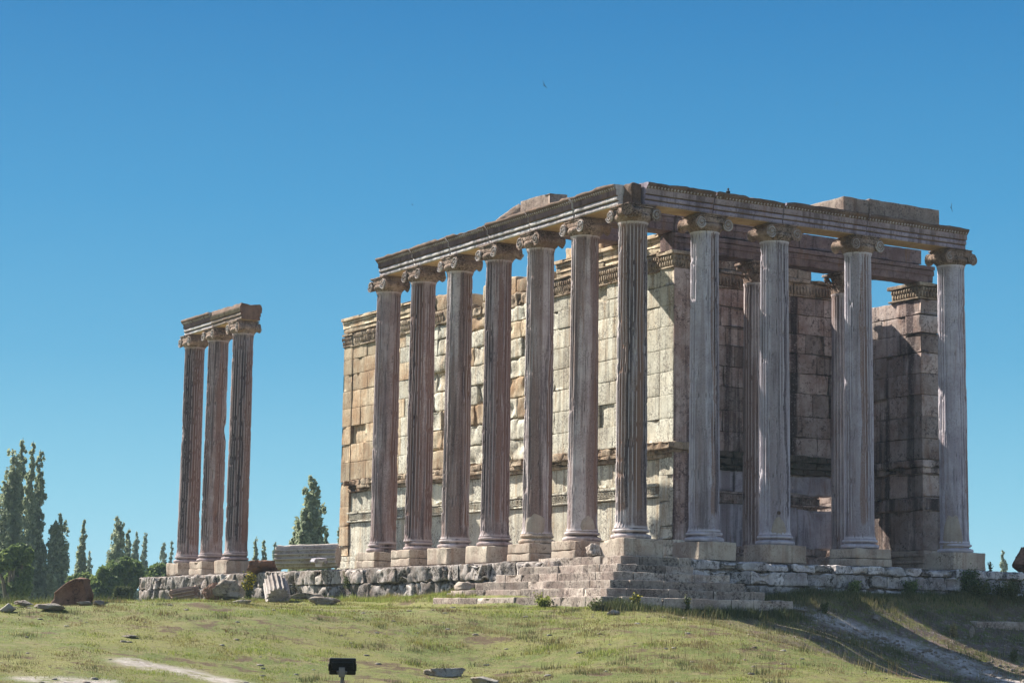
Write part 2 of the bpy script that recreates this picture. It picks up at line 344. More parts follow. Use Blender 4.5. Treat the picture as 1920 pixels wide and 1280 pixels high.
def axis_coords(lo, hi, step, far):
    a = np.arange(lo, hi+step/2, step); g = [0]; s = step
    while g[-1] < far: s *= 1.22; g.append(g[-1]+s)
    g = np.array(g[1:]); return np.concatenate([(lo-g)[::-1], a, hi+g])
xs = axis_coords(-45, 30, .2, 6000); ys = axis_coords(-42, 60, .25, 6000)
X, Y = np.meshgrid(xs, ys, indexing='ij'); Z = ground_z(X, Y)
inside = (X > -.3) & (Y > -.3) & (X < 21) & (Y < 35.2); Z = np.where(inside, np.minimum(Z, -1.9), Z)
mb = MB(); mb.grid(np.stack([X, Y, Z], -1))
g = G('grass_ground')
n1 = g.noise(.35, 6, .65); n2 = g.noise(2.3, 8, .75); n3 = g.noise(11, 6, .8)
c = g.mix(g.rng(n1, .38, .62), (.13, .165, .04), (.22, .22, .065))
c = g.mix(g.rng(n2, .45, .62), c, (.22, .20, .085))
c = g.mix(g.math('MULTIPLY', g.rng(n3, .54, .64), .6), c, (.075, .055, .04))
c = g.mix(g.math('MULTIPLY', g.rng(g.math('ADD', g.noise(1.1, 8, .8), g.math('MULTIPLY', g.attr('tussock'), .35)), .58, .67), .85), c, (.105, .06, .042))
c = g.mix(g.math('MULTIPLY', g.attr('soil'), g.rng(g.noise(2.4, 8, .8), .44, .54)), c, (.19, .135, .12))
c = g.mix(g.math('MULTIPLY', g.attr('soil'), g.rng(g.noise(4.0, 8, .85), .53, .60, 0, .8)), c, (.40, .34, .32))
c = g.mix(g.math('MULTIPLY', g.rng(g.noise(5.5, 6, .85), .57, .64), .7), c, (.10, .065, .04))
c = g.mix(g.math('MULTIPLY', g.rng(g.noise(7.5, 6, .85, g.sv(g.co, (1, 1, 1))), .60, .68), .6), c, (.30, .27, .15))
bare = g.attr('bare'); bm = g.math('MULTIPLY', bare, g.rng(g.noise(2.0, 6, .7), .30, .55))
dirt = g.mix(g.rng(g.noise(6, 6, .7), .4, .6), (.62, .56, .54), (.44, .38, .35))
c = g.mix(bm, c, dirt)
g.color(c); g.bump(g.math('ADD', g.noise(3.5, 8, .8), g.math('MULTIPLY', g.noise(24, 4, .7), .35)), .9, .12)
M['ground'] = g.m
ground = mb.build('ground', M['ground'], smooth=True); tag(ground, kind='structure')
# worn bare soil: the track down the slope on the right and the trodden strips on the lawn
def gz(x, y): return float(ground_z(np.array([x]), np.array([y]))[0])
def on_ground(px, py, t0=20, t1=140):
    d = ray(px, py); t = np.arange(t0, t1, .05); P = CAM+d*t[:, None]
    h = P[:, 2]-ground_z(P[:, 0], P[:, 1]); k = np.argmax(h < 0)
    if h[k] >= 0: k = np.argmin(np.where((t > 45) & (P[:, 0] < -1.2), h, 99))
    q = P[k].copy(); q[2] = gz(q[0], q[1]); return q

STRIP = [((on_ground(*a)[0], on_ground(*a)[1]), (on_ground(*b)[0], on_ground(*b)[1])) for a, b in (((245, 1240), (345, 1258)), ((345, 1258), (450, 1282)), ((60, 1272), (200, 1280)))]
TRK = [on_ground(*a) for a in ((1485, 1143), (1540, 1158), (1600, 1178), (1680, 1203), (1780, 1236), (1900, 1278))]
TRACK = [((TRK[k][0], TRK[k][1]), (TRK[k+1][0], TRK[k+1][1])) for k in range(5)]
def seg_d(x, y, a, b):
    a = np.array(a); b = np.array(b); ab = b-a; t = np.clip(((x-a[0])*ab[0]+(y-a[1])*ab[1])/(ab@ab), 0, 1)
    return np.hypot(x-a[0]-t*ab[0], y-a[1]-t*ab[1])
def bare_amt(x, y):
    b = np.zeros_like(x)
    for a, c2, w_ in [(a, b, .34+.10*k) for k, (a, b) in enumerate(TRACK)]:
        b = np.maximum(b, 1-sstep(w_*.5, w_*1.3, seg_d(x, y, a, c2)))
    for a, c2, w_ in (*[(a, b, .38) for a, b in STRIP], ((-12, 4), (-15, 1), .3),):
        b = np.maximum(b, .85*(1-sstep(w_*.4, w_*1.5, seg_d(x, y, a, c2))))
    return b
bv = bare_amt(X, Y)
at3 = ground.data.attributes.new('soil', 'FLOAT', 'POINT'); at3.data.foreach_set('value', (sstep(-1, 3, X)*sstep(-1.3, -3.0, Y)*(1-sstep(-30, -40, Y)*0)).astype(np.float32).ravel())
at2 = ground.data.attributes.new('tussock', 'FLOAT', 'POINT'); at2.data.foreach_set('value', (np.clip(fbm(np.stack([X, Y, 0*X], -1), 1.5, 33, 4)+.14*np.exp(-((X+8)/7)**2-((Y+12)/6)**2)-.10, 0, .4)).astype(np.float32).ravel())
at_ = ground.data.attributes.new('bare', 'FLOAT', 'POINT'); at_.data.foreach_set('value', bv.astype(np.float32).ravel())
# ------------------------------------------------------------------ podium, steps
def blocks_along(mb, axis, a0, a1, p0, p1, z0, z1, rng, lmin, lmax, r, amp, big=0, res=.12, jit=.02, ztop=.0, ns=2.5):
    """row of blocks along axis 0/1 from a0 to a1; p0..p1 the depth range"""
    a = a0
    while a < a1-1e-3:
        L = rng.uniform(lmin, lmax)
        if a1-(a+L) < lmin*.6: L = a1-a
        j = rng.uniform(-jit, jit); t = rng.uniform(-ztop, 0)
        A = (a+.005, a+L-.005); P = (p0+j, p1); 
        if axis == 0: mb.rbox(A[0], A[1], P[0], P[1], z0, z1+t, res, r, amp, rng.randrange(9999), ns, big)
        else: mb.rbox(P[0], P[1], A[0], A[1], z0, z1+t, res, r, amp, rng.randrange(9999), ns, big)
        a += L
rg = random.Random(4)
pod = empty('podium', (-.9, -.9, -1.9), 'long weathered stone platform of rough blocks that carries the whole temple', 'podium')
po = np.array(pod.location)
def put(mb): mb.V = [v-po for v in mb.V]; return mb
m = MB(); m.rbox(-.75, 21.2, -.8, 35.5, -2.6, -.56, 1.0, .02, .004)
put(m).build('core', M['podium'], pod)
m = MB()
for (z0, z1, a0) in ((-1.08, -.55, 2.2), (-1.62, -1.09, 5.6), (-2.1, -1.63, 6.5)):
    blocks_along(m, 1, a0, 35.7, -.98, -.3, z0, z1, rg, .45, 1.5, .035, .045, .20, .07, .09, .05, 4.5)
put(m).build('flank_blocks', M['podium'], pod)
m = MB()
for (z0, z1, a0) in ((-.80, -.55, 1.4), (-1.2, -.81, 1.4), (-1.68, -1.21, 2.0), (-2.1, -1.69, 3)):
    blocks_along(m, 0, a0, 21.3, -1.02, -.3, z0, z1, rg, .5, 1.4, .035, .035, .14, .07, .06, .02, 4.5)
put(m).build('front_blocks', M['podium_front'], pod)

st = empty('staircase', (-2.75, -2.75, -2.0), 'worn stone steps wrapping round the podium corner below the corner column', 'stairs')
so_ = np.array(st.location)
SD = [.95, 1.28, 1.62, 1.96, 2.30, 2.72]; SZ = [-.50, -.745, -.97, -1.195, -1.425, -1.66]
LE = [3.4, 3.95, 4.7, 5.35, 6.2, 6.5]; RE = [1.5, 1.25, 2.25, 2.5, 2.95, 3.6]
for k in range(6):
    m = MB(); d = SD[k]; dn = SD[k]-.62; z1 = SZ[k]; z0 = z1-.30
    blocks_along(m, 1, -d+.01, LE[k], -d, -dn, z0, z1, rg, .8, 1.35, .018, .012, .02, .09, .006, .015, 4)
    blocks_along(m, 0, -d+.63, RE[k], -d, -dn, z0, z1, rg, .7, 1.6, .018, .012, .02, .09, .006, .015, 4)
    if k == 0: m.rbox(1.52, 1.85, -.95, -.4, z0-.1, z1-.04, .1, .03, .02, 3)
    m.V = [v-so_ for v in m.V]; m.build('step', M['step'], st)
m = MB(); m.rbox(-2.2, 3.0, -2.2, .2, -2.4, -1.5, .6, .02, .003); m.rbox(-2.2, -.6, .2, 6.6, -2.4, -1.5, .6, .02, .003)
m.V = [v-so_ for v in m.V]; m.build('step_core', M['podium'], st)
m = MB(); x = -2.65
while x < 3.7:
    for zz in (-2.03, -2.17, -2.32):
        r = rg.uniform(.07, .14)
        m.ell((x+rg.uniform(-.06, .06), -2.66+rg.uniform(-.05, .05)-.05*(zz < -2.1), zz), r*1.15, r, r*.75, 9, 6, .5, rg.randrange(99))
    x += rg.uniform(.16, .26)
m.V = [v-so_ for v in m.V]; m.build('rubble_footing', M['rock'], st)
# loose white lump at the left end of a step
def boulder(name, loc, rx, ry, rz, mat, label, cat='rock', seed=0, amp=.55, rot=(0, 0, 0), group=None, flat=False, nu=72):
    m = MB(); u = np.linspace(0, 2*math.pi, nu, endpoint=False); v = np.linspace(-math.pi/2+.001, math.pi/2-.001, nu//2)
    U, W = np.meshgrid(u, v, indexing='ij'); D = np.stack([np.cos(U)*np.cos(W), np.sin(U)*np.cos(W), np.sin(W)], -1)
    # faceted: push the sphere against random planes
    rr = np.random.RandomState(seed); R = np.ones(D.shape[:2])*1.25
    for k in range(11):
        nn = rr.normal(size=3); nn /= np.linalg.norm(nn); h = rr.uniform(.55, .95)
        dd = D@nn; R = np.where(dd > .05, np.minimum(R, h/np.maximum(dd, .05)), R)
    R = R*(1+amp*.35*fbm(D, 2.2, seed, 4)+.06*fbm(D, 9, seed+1, 4)-.10*np.abs(fbm(D, 4, seed+2, 3)))
    P = D*R[..., None]*np.array([rx, ry, rz]); m.grid(P, cu=True)
    o = m.build(name, mat, loc=tuple(loc), rot=rot); return tag(o, label, cat, group)
boulder('stone_lump', (-2.05, 5.75, -1.33), .22, .42, .16, M['mortar'], 'pale lumpy stone at the left end of the fourth step down', 'stone', 5)
boulder('stone_lump', (-.75, .75, -.38), .16, .3, .2, M['step'], 'small grey stone wedged between the corner plinth and its left neighbour', 'stone', 8)

# ------------------------------------------------------------------ columns
def shaft(seed, r0=.455, r1=.415, z0=.30, z1=8.99, worn=0.0, n_fl=24, chip=1.0, smooth=None, soot=(), lichen=()):
    nf = 9; n = n_fl*nf; nz = 150
    th = np.linspace(0, 2*math.pi, n, endpoint=False); zz = np.linspace(z0, z1, nz)
    T, Zz = np.meshgrid(th, zz, indexing='ij'); f = (Zz-z0)/(z1-z0)
    R = r0+(r1-r0)*(f**1.25)
    R = R+.035*np.exp(-(Zz-z0)/.07)+.03*np.exp(-(z1-Zz)/.05)
    t = (np.tile(np.arange(nf), n_fl)/nf)[:, None]+0*Zz
    prof = np.sqrt(np.clip(1-((t-.5)/.40)**2, 0, 1))
    C = np.stack([np.cos(T), np.sin(T), Zz*.12], -1)
    wear = sstep(.10-worn*.35, .45-worn*.35, fbm(C, 1.4, seed, 3)*1.6)
    if smooth:       # one side of the shaft has weathered almost smooth, with a ragged border
        wob = .22*fbm(np.stack([0*T, 0*T, Zz*.9], -1), 1, seed+21, 4)+.10*fbm(C, 6, seed+22, 3)
        dth = np.abs((T-smooth[0]+wob+math.pi) % (2*math.pi)-math.pi)
        wear = np.maximum(wear, 1-sstep(smooth[1]-.08, smooth[1]+.08, dth))
    foot = 1-sstep(.25, .9, Zz-z0+.5*fbm(C, 3, seed+31, 3)); wear = np.maximum(wear, foot*(.9 if worn > .05 else .4))
    ends = sstep(z0+.05, z0+.2, Zz)*(1-sstep(z1-.17, z1-.06, Zz))
    dep = .046*(1-.85*wear)*ends
    P3 = np.stack([np.cos(T)*.45, np.sin(T)*.45, Zz], -1)
    er = fbm(P3, 5, seed+3, 4)
    chips = np.clip(er-.16, 0, 1)*.11*chip*(prof < .3)
    gouge = np.clip(fbm(P3*np.array([1, 1, .35]), 1.6, seed+9, 3)-.28, 0, 1)*.16*chip
    R = R-dep*prof-chips-gouge+.004*er-.012*wear
    P = np.stack([R*np.cos(T), R*np.sin(T), Zz], -1)
    m = MB(); m.grid(P, cu=True)
    wob = .30*fbm(np.stack([0*T, 0*T, Zz*.5], -1), 1, seed+41, 4)
    for nm_, L_ in (('soot', soot), ('lichen', lichen)):
        a_ = np.zeros_like(T)
        for (c0, w0_) in L_:
            c0 = math.radians(c0); w0_ = math.radians(w0_); dd = np.abs((T-c0+wob+math.pi) % (2*math.pi)-math.pi); a_ = np.maximum(a_, 1-sstep(w0_*.6, w0_*1.4, dd))
        m.at = getattr(m, 'at', {}); m.at[nm_] = (a_*(1-.5*sstep(7.2, 8.8, Zz))*sstep(.3, 1.2, Zz)).ravel()
    m.fan(P[:, -1]); m.fan(P[:, 0], True); return m
def base(seed, broken=0.0):
    pr = []
    def tor(rc, zc, rad, n=9):
        for a in np.linspace(-90, 90, n): pr.append((rc+rad*math.cos(math.radians(a)), zc+rad*math.sin(math.radians(a))))
    pr.append((.50, 0.0)); tor(.52, .062, .06); pr.append((.50, .128))
    for a in np.linspace(0, 1, 6): pr.append((.50-.055*math.sin(a*math.pi)-.02*a, .132+.05*a))
    tor(.485, .228, .045, 7); pr.append((.468, .272)); pr.append((.468, .30))
    def mod(R, T, Zz):
        P = np.stack([R*np.cos(T), R*np.sin(T), Zz], -1)
        e = fbm(P, 3.2, seed, 4); bk = np.clip(fbm(P, 1.5, seed+4, 2)-.12+.3*broken, 0, 1)*.28*(.3+broken)
        return R+.012*e-bk*np.clip((R-.44)*12, 0, 1)
    m = MB(); m.lathe(pr, 96, mod=mod); return m
def plinth(seed, h=.665):
    m = MB(); rr = random.Random(seed)
    cut = rr.choice([0, 0, .27, .3])
    if cut:
        m.rbox(-h, h, -h, h, -.54, -cut-.006, .10, .03, .012, seed, 3, .03); m.rbox(-h+.01, h-.01, -h+.012, h-.01, -cut, 0, .10, .03, .012, seed+3, 3, .03)
    else: m.rbox(-h, h, -h, h, -.54, 0, .10, .035, .012, seed, 3, .04)
    return m
def volute_disc(m, cx, cy, cz, r, nx, ny, seed, dmg=0.0):
    """spiral relief on a disc whose face normal is (nx,ny)"""
    n = np.array([nx, ny, 0.]); n /= np.linalg.norm(n); s_ = np.array([-n[1], n[0], 0]); up = np.array([0, 0, 1.])
    c = np.array([cx, cy, cz])
    t = np.linspace(0, 1, 70); th = math.pi/2+t*2.4*2*math.pi; rad = r*(1-t)**.75*.93+.012
    pts = c+n*(.016)+s_*(np.cos(th)*rad)[:, None]+up*(np.sin(th)*rad*1.06)[:, None]
    pts = pts+n*(.02*noise(pts, 9, seed)[:, None]); cut = int(70*(.12+.55*(noise(np.array([cx*7, cy*9, seed*.37]), 3.1, 5) > .1)*.5)); wv_ = 1+.5*noise(pts, 14, seed+3)
    m.tube(pts[cut:], (.027*(1-.5*t)*(r/.2)*wv_)[cut:], 6); m.ell(tuple(c+n*.015), .04*r/.2, .04*r/.2, .04*r/.2, 8, 6)
def roll(m, a, b, cz, r, pinch, seed):
    a = np.array(a+(cz,)); b = np.array(b+(cz,)); n = 21; t = np.linspace(0, 1, n)
    pts = a+(b-a)*t[:, None]; rad = r*(1-pinch*1.35*(1-np.abs(2*t-1)**3.5))
    d = (b-a)/np.linalg.norm(b-a); s_ = np.array([-d[1], d[0], 0]); th = np.linspace(0, 2*math.pi, 28, endpoint=False)
    P = pts[:, None]+rad[:, None, None]*(s_*np.cos(th)[:, None]+np.array([0, 0, 1.])*np.sin(th)[:, None]*1.05)[None]
    Pn = P.copy(); ctr = pts[:, None]
    P = P+(P-ctr)*(.22*fbm(Pn, 6, seed, 4)[..., None]-.35*np.clip(fbm(Pn, 2.5, seed+6, 2)-.15, 0, 1)[..., None]+.035*np.sin(t*60)[:, None, None])
    m.grid(P, cv=True); m.fan(P[0]); m.fan(P[-1], True)
def ionic(kind, seed):
    """kind 'R': faces look -y/+y, 'L': faces look -x/+x, 'C': corner capital. returns (body, volutes)"""
    m = MB(); v = MB(); rr = random.Random(seed)
    def mod(R, T, Zz): return R+.018*np.abs(np.sin(T*12))*np.exp(-((Zz-9.10)/.05)**2)+.012*fbm(np.stack([R*np.cos(T), R*np.sin(T), Zz], -1), 5, seed, 3)
    m.lathe([(.42, 8.985), (.45, 9.0), (.45, 9.03), (.47, 9.05), (.51, 9.10), (.53, 9.16), (.50, 9.22), (.44, 9.25)], 120, mod=mod)
    s_ = .475; zc = 9.215; r = .19; f = .48
    if kind == 'R':
        for sx in (-1, 1):
            roll(m, (sx*s_, -f), (sx*s_, f), zc, r, .30, seed+sx)
            for sy in (-1, 1):
                if True: volute_disc(v, sx*s_, sy*(f), zc, r*rr.uniform(.85, 1.0), 0, sy, seed)
        m.rbox(-s_, s_, -.45, .45, 9.24, 9.41, .06, .03, .012, seed, 5)
    elif kind == 'L':
        for sy in (-1, 1):
            roll(m, (-f, sy*s_), (f, sy*s_), zc, r, .30, seed+sy)
            for sx in (-1, 1):
                if True: volute_disc(v, sx*f, sy*s_, zc, r, sx, 0, seed)
        m.rbox(-.45, .45, -s_, s_, 9.24, 9.41, .06, .03, .012, seed, 5)
    else:
        roll(m, (s_, -f), (s_, f), zc, r, .3, seed); volute_disc(v, s_, -f, zc, r, 0, -1, seed)
        roll(m, (-f, s_), (f, s_), zc, r, .3, seed+1); volute_disc(v, -f, s_, zc, r, -1, 0, seed)
        roll(m, (-.34, -.34), (-.62, -.62), zc+.03, .17, .0, seed+2)
        roll(m, (-f, -.1), (-.5, -.46), zc+.02, .15, .1, seed+3); roll(m, (-.1, -f), (-.46, -.5), zc+.02, .15, .1, seed+4)
        volute_disc(v, -.5, -.46, zc, .16, -1, .12, seed); volute_disc(v, -.46, -.5, zc, .16, .12, -1, seed)
        m.rbox(-.42, .42, -.42, .42, 9.22, 9.40, .06, .03, .012, seed, 5)
    m.rbox(-.47, .47, -.47, .47, 9.405, 9.448, .06, .012, .012, seed, 5); m.rbox(-.50, .50, -.50, .50, 9.45, 9.497, .06, .012, .012, seed+1, 5, .03)
    return m, v
def mortar_patch(seed, th0, dth, z0, z1, arch=True):
    m = MB(); nu, nv = 40, 26
    u = np.linspace(-1, 1, nu); v = np.linspace(0, 1, nv); U, W = np.meshgrid(u, v, indexing='ij')
    hgt = (z1-z0)*(np.sqrt(np.clip(1-U**2, 0, 1)) if arch else 1-.2*U**2)*(1+.12*noise(np.stack([U*2.5, 0*U, 0*U], -1), 1, seed))
    Zz = z0+hgt*W; T = th0+dth*U; edge = np.clip((1-W)*4, 0, 1)*np.clip((1-np.abs(U))*5, 0, 1)
    R = .445+.022*edge+.012*fbm(np.stack([U, W, 0*U], -1), 3, seed, 3)
    m.grid(np.stack([R*np.cos(T), R*np.sin(T), Zz], -1)); return m
LY = [2.5245*k for k in range(15)]
RX = [0, 2.5317, 5.085, 8.2993, 12.0893]
CAMDIR = math.atan2(CAM[1], CAM[0])
cols = [
 # x, y, kind, shaft material, worn, label, patch
 (0, 0, 'C', 'shaft', .1, 'fluted corner column with rust red streaks standing on the pale plinth above the steps', None, 'corner'),
 (RX[1], 0, 'R', 'shaft_blue', .55, 'grey lavender column with worn flutes just right of the corner column', None, ''),
 (RX[2], 0, 'R', 'shaft_blue', .3, 'pale grey column with a round dark hole in the mortar patch just above its base', (-1.95, .55, .28, .8), ''),
 (RX[3], 0, 'R', 'shaft_blue', .3, 'grey column with a rust red band down its middle on a wide cracked plinth', None, ''),
 (RX[4], 0, 'R', 'shaft_blue', .4, 'column at the open right end of the front row with a cream mortar patch by its foot', (-2.45, .8, .05, 1.1), ''),
 (0, LY[1], 'L', 'shaft', .7, 'smooth grey column left of the corner column with an arched cream patch in its foot', (-1.75, .55, .28, .70), ''),
 (0, LY[2], 'L', 'shaft', .55, 'grey column whose foot and base are repaired in beige mortar', (-2.3, .72, .25, .85, False), ''),
 (0, LY[3], 'L', 'shaft_brown', .1, 'dark brown fluted column with black stained flutes down its left side', None, ''),
 (0, LY[4], 'L', 'shaft', .5, 'column with a smooth grey centre between dark left flutes and a brown right edge', None, ''),
 (0, LY[5], 'L', 'shaft_brown', .05, 'deeply fluted brown column, second from the left end of the long row', None, ''),
 (0, LY[6], 'L', 'shaft_brown', .5, 'column at the far left end of the long row, with a chipped base', None, ''),
 (0, LY[11], 'L', 'shaft_brown', .15, 'rightmost of the three standalone columns, chipped along its left edge', None, 'three'),
 (0, LY[12], 'L', 'shaft_brown', .4, 'middle and palest of the three standalone columns, with a crack near mid height', None, 'three'),
 (0, LY[13], 'L', 'shaft_brown', .1, 'leftmost of the three standalone columns, dark reddish brown flutes', None, 'three'),
]
SOOT = [((312, 24), (215, 8)), ((290, 10),), ((285, 8),), (), ((325, 12),), ((328, 8),), ((162, 15), (322, 10)), ((172, 26),), ((170, 20), (325, 8)), ((165, 14), (210, 6)), ((155, 12),), ((200, 25), (250, 10)), ((170, 20),), ((210, 30),)]
LICH = [((192, 24), (262, 14)), ((275, 12),), (), ((256, 16),), ((308, 20),), ((312, 22),), ((305, 20),), ((305, 35), (250, 12)), ((308, 26),), ((215, 40), (300, 30)), ((310, 30),), ((300, 28),), ((270, 16),), ((290, 40),)]
for i, (x, y, kind, mat, worn, label, patch, note) in enumerate(cols):
    grp = 'standalone columns left of the temple' if note == 'three' else 'ionic columns round the temple'
    t = empty('column', (x, y, -.54), label, 'column', grp)
    def P(mb): mb.V = [v+np.array([0, 0, .54]) for v in mb.V]; return mb
    P(plinth(100+i)).build('plinth', M['plinth'], t)
    P(base(200+i, broken=[0, .5, .1, .1, .7, .1, .0, .1, .1, .6, 1.0, .6, .5, .2][i])).build('base', M['plinth'] if i == 6 else M[mat], t, True)
    sm = [(3.75, .12), (3.95, .55), (4.0, .40), (3.95, .45), (4.05, .55), (4.1, .75), (4.15, .65), (4.4, .25), (4.15, .60), (4.45, .20), (4.2, .55), None, (4.3, .5), None][i]
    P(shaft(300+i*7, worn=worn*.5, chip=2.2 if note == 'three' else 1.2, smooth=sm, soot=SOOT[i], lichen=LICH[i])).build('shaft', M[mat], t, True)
    b, v = ionic(kind, 400+i)
    q0 = b.n; b.V += v.V; b.Q += [q+q0 for q in v.Q]; b.T += [q+q0 for q in v.T]; b.n += v.n
    nqb = sum(len(q) for q in b.Q)-sum(len(q) for q in v.Q); ntb = sum(len(q) for q in b.T)-sum(len(q) for q in v.T); nq = sum(len(q) for q in b.Q)
    o = P(b).build('capital', M['capital'], t); o.data.materials.append(M['volute']); arr = np.zeros(len(o.data.polygons), np.int32); arr[nqb:nq] = 1; arr[nq+ntb:] = 1
    o.data.polygons.foreach_set('material_index', arr)
    if patch:
        pm = P(mortar_patch(500+i, *patch)).build('mortar_patch', M['mortar'], t, True); tag(pm, 'cream mortar patch')
    if i == 2:
        a = -1.98; hm = MB(); hm.tube([(.44*math.cos(a), .44*math.sin(a), .95-.02), (.475*math.cos(a), .475*math.sin(a), .92)], .055, 9)
        P(hm).build('hole', M['soffit'], t)  # dark stub on the shaft, painted shade in place of a cut hole
# inner columns of the back porch, composite capitals
def acanthus_capital(seed, z0=8.68, z1=9.40, sq=.52):
    m = MB(); m.lathe([(.40, z0), (.43, z0+.02), (.43, z0+.05), (.38, z0+.07), (.38, z0+.4), (.44, z0+.58), (.46, z1-.1)], 48)
    for tier, (zb, h, k, off) in enumerate(((z0+.06, .26, 8, 0), (z0+.22, .28, 8, .5))):
        for q in range(k):
            a = (q+off)/k*2*math.pi; n = 7; w_ = .13
            u = np.linspace(-1, 1, 7); tt = np.linspace(0, 1, n)
            U, T = np.meshgrid(u, tt, indexing='ij')
            rad = .40+.02*T+.12*T**3+.02*np.cos(U*math.pi*2.5); zz = zb+h*T-.07*np.clip(T-.8, 0, 1)*5*.5
            ang = a+U*w_*(1-.5*T**2)/.42*(1+.12*np.sin(T*20))
            m.grid(np.stack([rad*np.cos(ang), rad*np.sin(ang), zz], -1))
    for q in range(4):
        a = math.pi/4+q*math.pi/2; c_ = np.array([math.cos(a), math.sin(a)])
        m.ell((c_[0]*.58, c_[1]*.58, z1-.17), .09, .09, .10, 12, 8, .3, seed)
        m.tube([(c_[0]*.40, c_[1]*.40, z0+.35), (c_[0]*.48, c_[1]*.48, z0+.5), (c_[0]*.56, c_[1]*.56, z1-.11)], [.03, .04, .05], 7)
    m.rbox(-sq, sq, -sq, sq, z1-.09, z1-.002, .08, .015, .012, seed, 5)
    return m
for i, (x, lab) in enumerate(((8.15, 'shadowed inner porch column with leafy capital behind the second and third front columns'), (11.8, 'shadowed inner porch column half hidden left of the column with the rust red band'))):
    t = empty('porch_column', (x, 4.86, -.54), lab, 'column', 'porch columns inside the temple')
    def P(mb): mb.V = [v+np.array([0, 0, .54]) for v in mb.V]; return mb
    m = MB(); m.rbox(-.6, .6, -.6, .6, -.54, -.12, .12, .03, .012, 77+i); P(m).build('plinth', M['plinth'], t)
    b = base(700+i); b.V = [v-np.array([0, 0, .12]) for v in b.V]; P(b).build('base', M['shaft'], t, True)
    P(shaft(720+i, .47, .42, .16, 8.70)).build('shaft', M['shaft'], t, True)
    P(acanthus_capital(740+i)).build('capital', M['capital'], t)

# ------------------------------------------------------------------ architraves
def beam_profile(H=.655, w0=.40, crown=.14):
    h = H/.655
    half = [(w0, 0), (w0, .115*h), (w0-.02, .12*h), (w0-.02, .145*h), (w0+.035, .15*h), (w0+.035, .265*h), (w0+.01, .27*h), (w0+.01, .295*h), (w0+.07, .30*h), (w0+.07, .44*h), (w0+.085, .455*h), (w0+.075+crown*.55, .53*h), (w0+.05+crown, .58*h), (w0+.05+crown, H)]
    pts = half+[(-u, z) for u, z in half[::-1]]
    out = []
    for k in range(len(pts)):
        a = np.array(pts[k]); b = np.array(pts[(k+1) % len(pts)]); n = max(1, int(np.linalg.norm(b-a)/.09))
        for q in range(n): out.append(a+(b-a)*q/n)
    return np.array(out)
def beam(axis, a0, a1, c, z0, seed, eggs=True, H=.655, w0=.40, crown=.14, sides=(-1, 1), topwear=.065, amp=.012):
    pr = beam_profile(H, w0, crown); n = max(2, int((a1-a0)/.09)); s_ = np.linspace(a0, a1, n+1)
    P = np.zeros((n+1, len(pr), 3)); o = 1-axis
    P[..., axis] = s_[:, None]; P[..., o] = c+pr[None, :, 0]*(1 if axis == 0 else 1); P[..., 2] = z0+pr[None, :, 1]
    e = fbm(P, 3.0, seed, 4); ee = fbm(P, 1.2, seed+2, 3)
    topm = np.clip((pr[:, 1]-H*.8)/(H*.2), 0, 1)[None]
    P[..., 2] -= (np.clip(ee+.05, 0, 1)*2.0+np.clip(fbm(P, 4.5, seed+8, 3)-.05, 0, 1)*1.6)*topwear*topm
    outw = np.sign(pr[:, 0])[None]*np.clip(np.abs(pr[:, 0])/w0, 0, 1)
    P[..., o] += outw*(e*amp*2-np.clip(ee-.22, 0, 1)*.16*np.clip(pr[:, 1]/H, .25, 1)[None])
    m = MB(); Q = P if axis == 1 else P[:, ::-1]
    m.grid(Q[:, ::-1], cv=True); nb = n*len(pr); pz = Q[0, ::-1, 2]*0+(pr[::-1, 1] if axis == 1 else pr[:, 1]); zc = np.roll(pz, -1)*.5+pz*.5
    mi = np.zeros((n, len(pr)), int); mi[:, zc > .455*H/.655] = 1; mi[:, (zc > .285*H/.655) & (zc <= .455*H/.655)] = 3; hh_ = H/.655; mi[:, ((zc > .117*hh_) & (zc < .148*hh_)) | ((zc > .267*hh_) & (zc < .298*hh_))] = 1; mi[:, zc < .001] = 4  # fascia grooves take the dark crown stone to paint shadow lines
    m.mi = [mi.ravel()]
    m.fan(Q[0], False); m.fan(Q[-1], True)
    eg = MB()
    if eggs:
        rr = random.Random(seed); k = int((a1-a0)/.115)
        for sd_ in sides:
            for q in range(k):
                aa = a0+.05+q*.115
                if rr.random() < .05: continue
                for zz, uu, rs in ((.505, w0+.115, .040), (.462, w0+.085, .016),):
                    if rs < .02 and rr.random() < .15: continue
                    p = [0, 0, 0]; p[axis] = aa+(.02 if rs < .02 else 0); p[o] = c+sd_*uu; p[2] = z0+zz*H/.655
                    eg.ell(tuple(p), rs, rs, rs*1.2, 6, 4)
                    if rs < .02:
                        p[axis] += .042; eg.ell(tuple(p), rs, rs, rs*1.2, 5, 4)
    return m, eg
def beam_thing(axis, a0, a1, c, z0, seed, label, group, mats=('arch', 'soffit', 'volute', 'arch_dark'), name='architrave_block', **kw):
    loc = [0, 0, z0]; loc[axis] = a0; loc[1-axis] = c
    m, eg = beam(axis, a0, a1, c, z0, seed, **kw); L = np.array(loc, float); m.V = [v-L for v in m.V]
    if eg.n:
        eg.V = [v-L for v in eg.V]; q0 = m.n; m.V += eg.V; m.Q += [q+q0 for q in eg.Q]; m.T += [q+q0 for q in eg.T]; m.n += eg.n
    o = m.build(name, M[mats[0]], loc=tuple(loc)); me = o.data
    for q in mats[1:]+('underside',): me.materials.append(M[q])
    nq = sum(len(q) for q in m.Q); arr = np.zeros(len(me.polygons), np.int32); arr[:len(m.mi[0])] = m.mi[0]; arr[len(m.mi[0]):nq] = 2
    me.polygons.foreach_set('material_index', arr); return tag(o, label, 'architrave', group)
ga = 'architrave blocks over the colonnade'
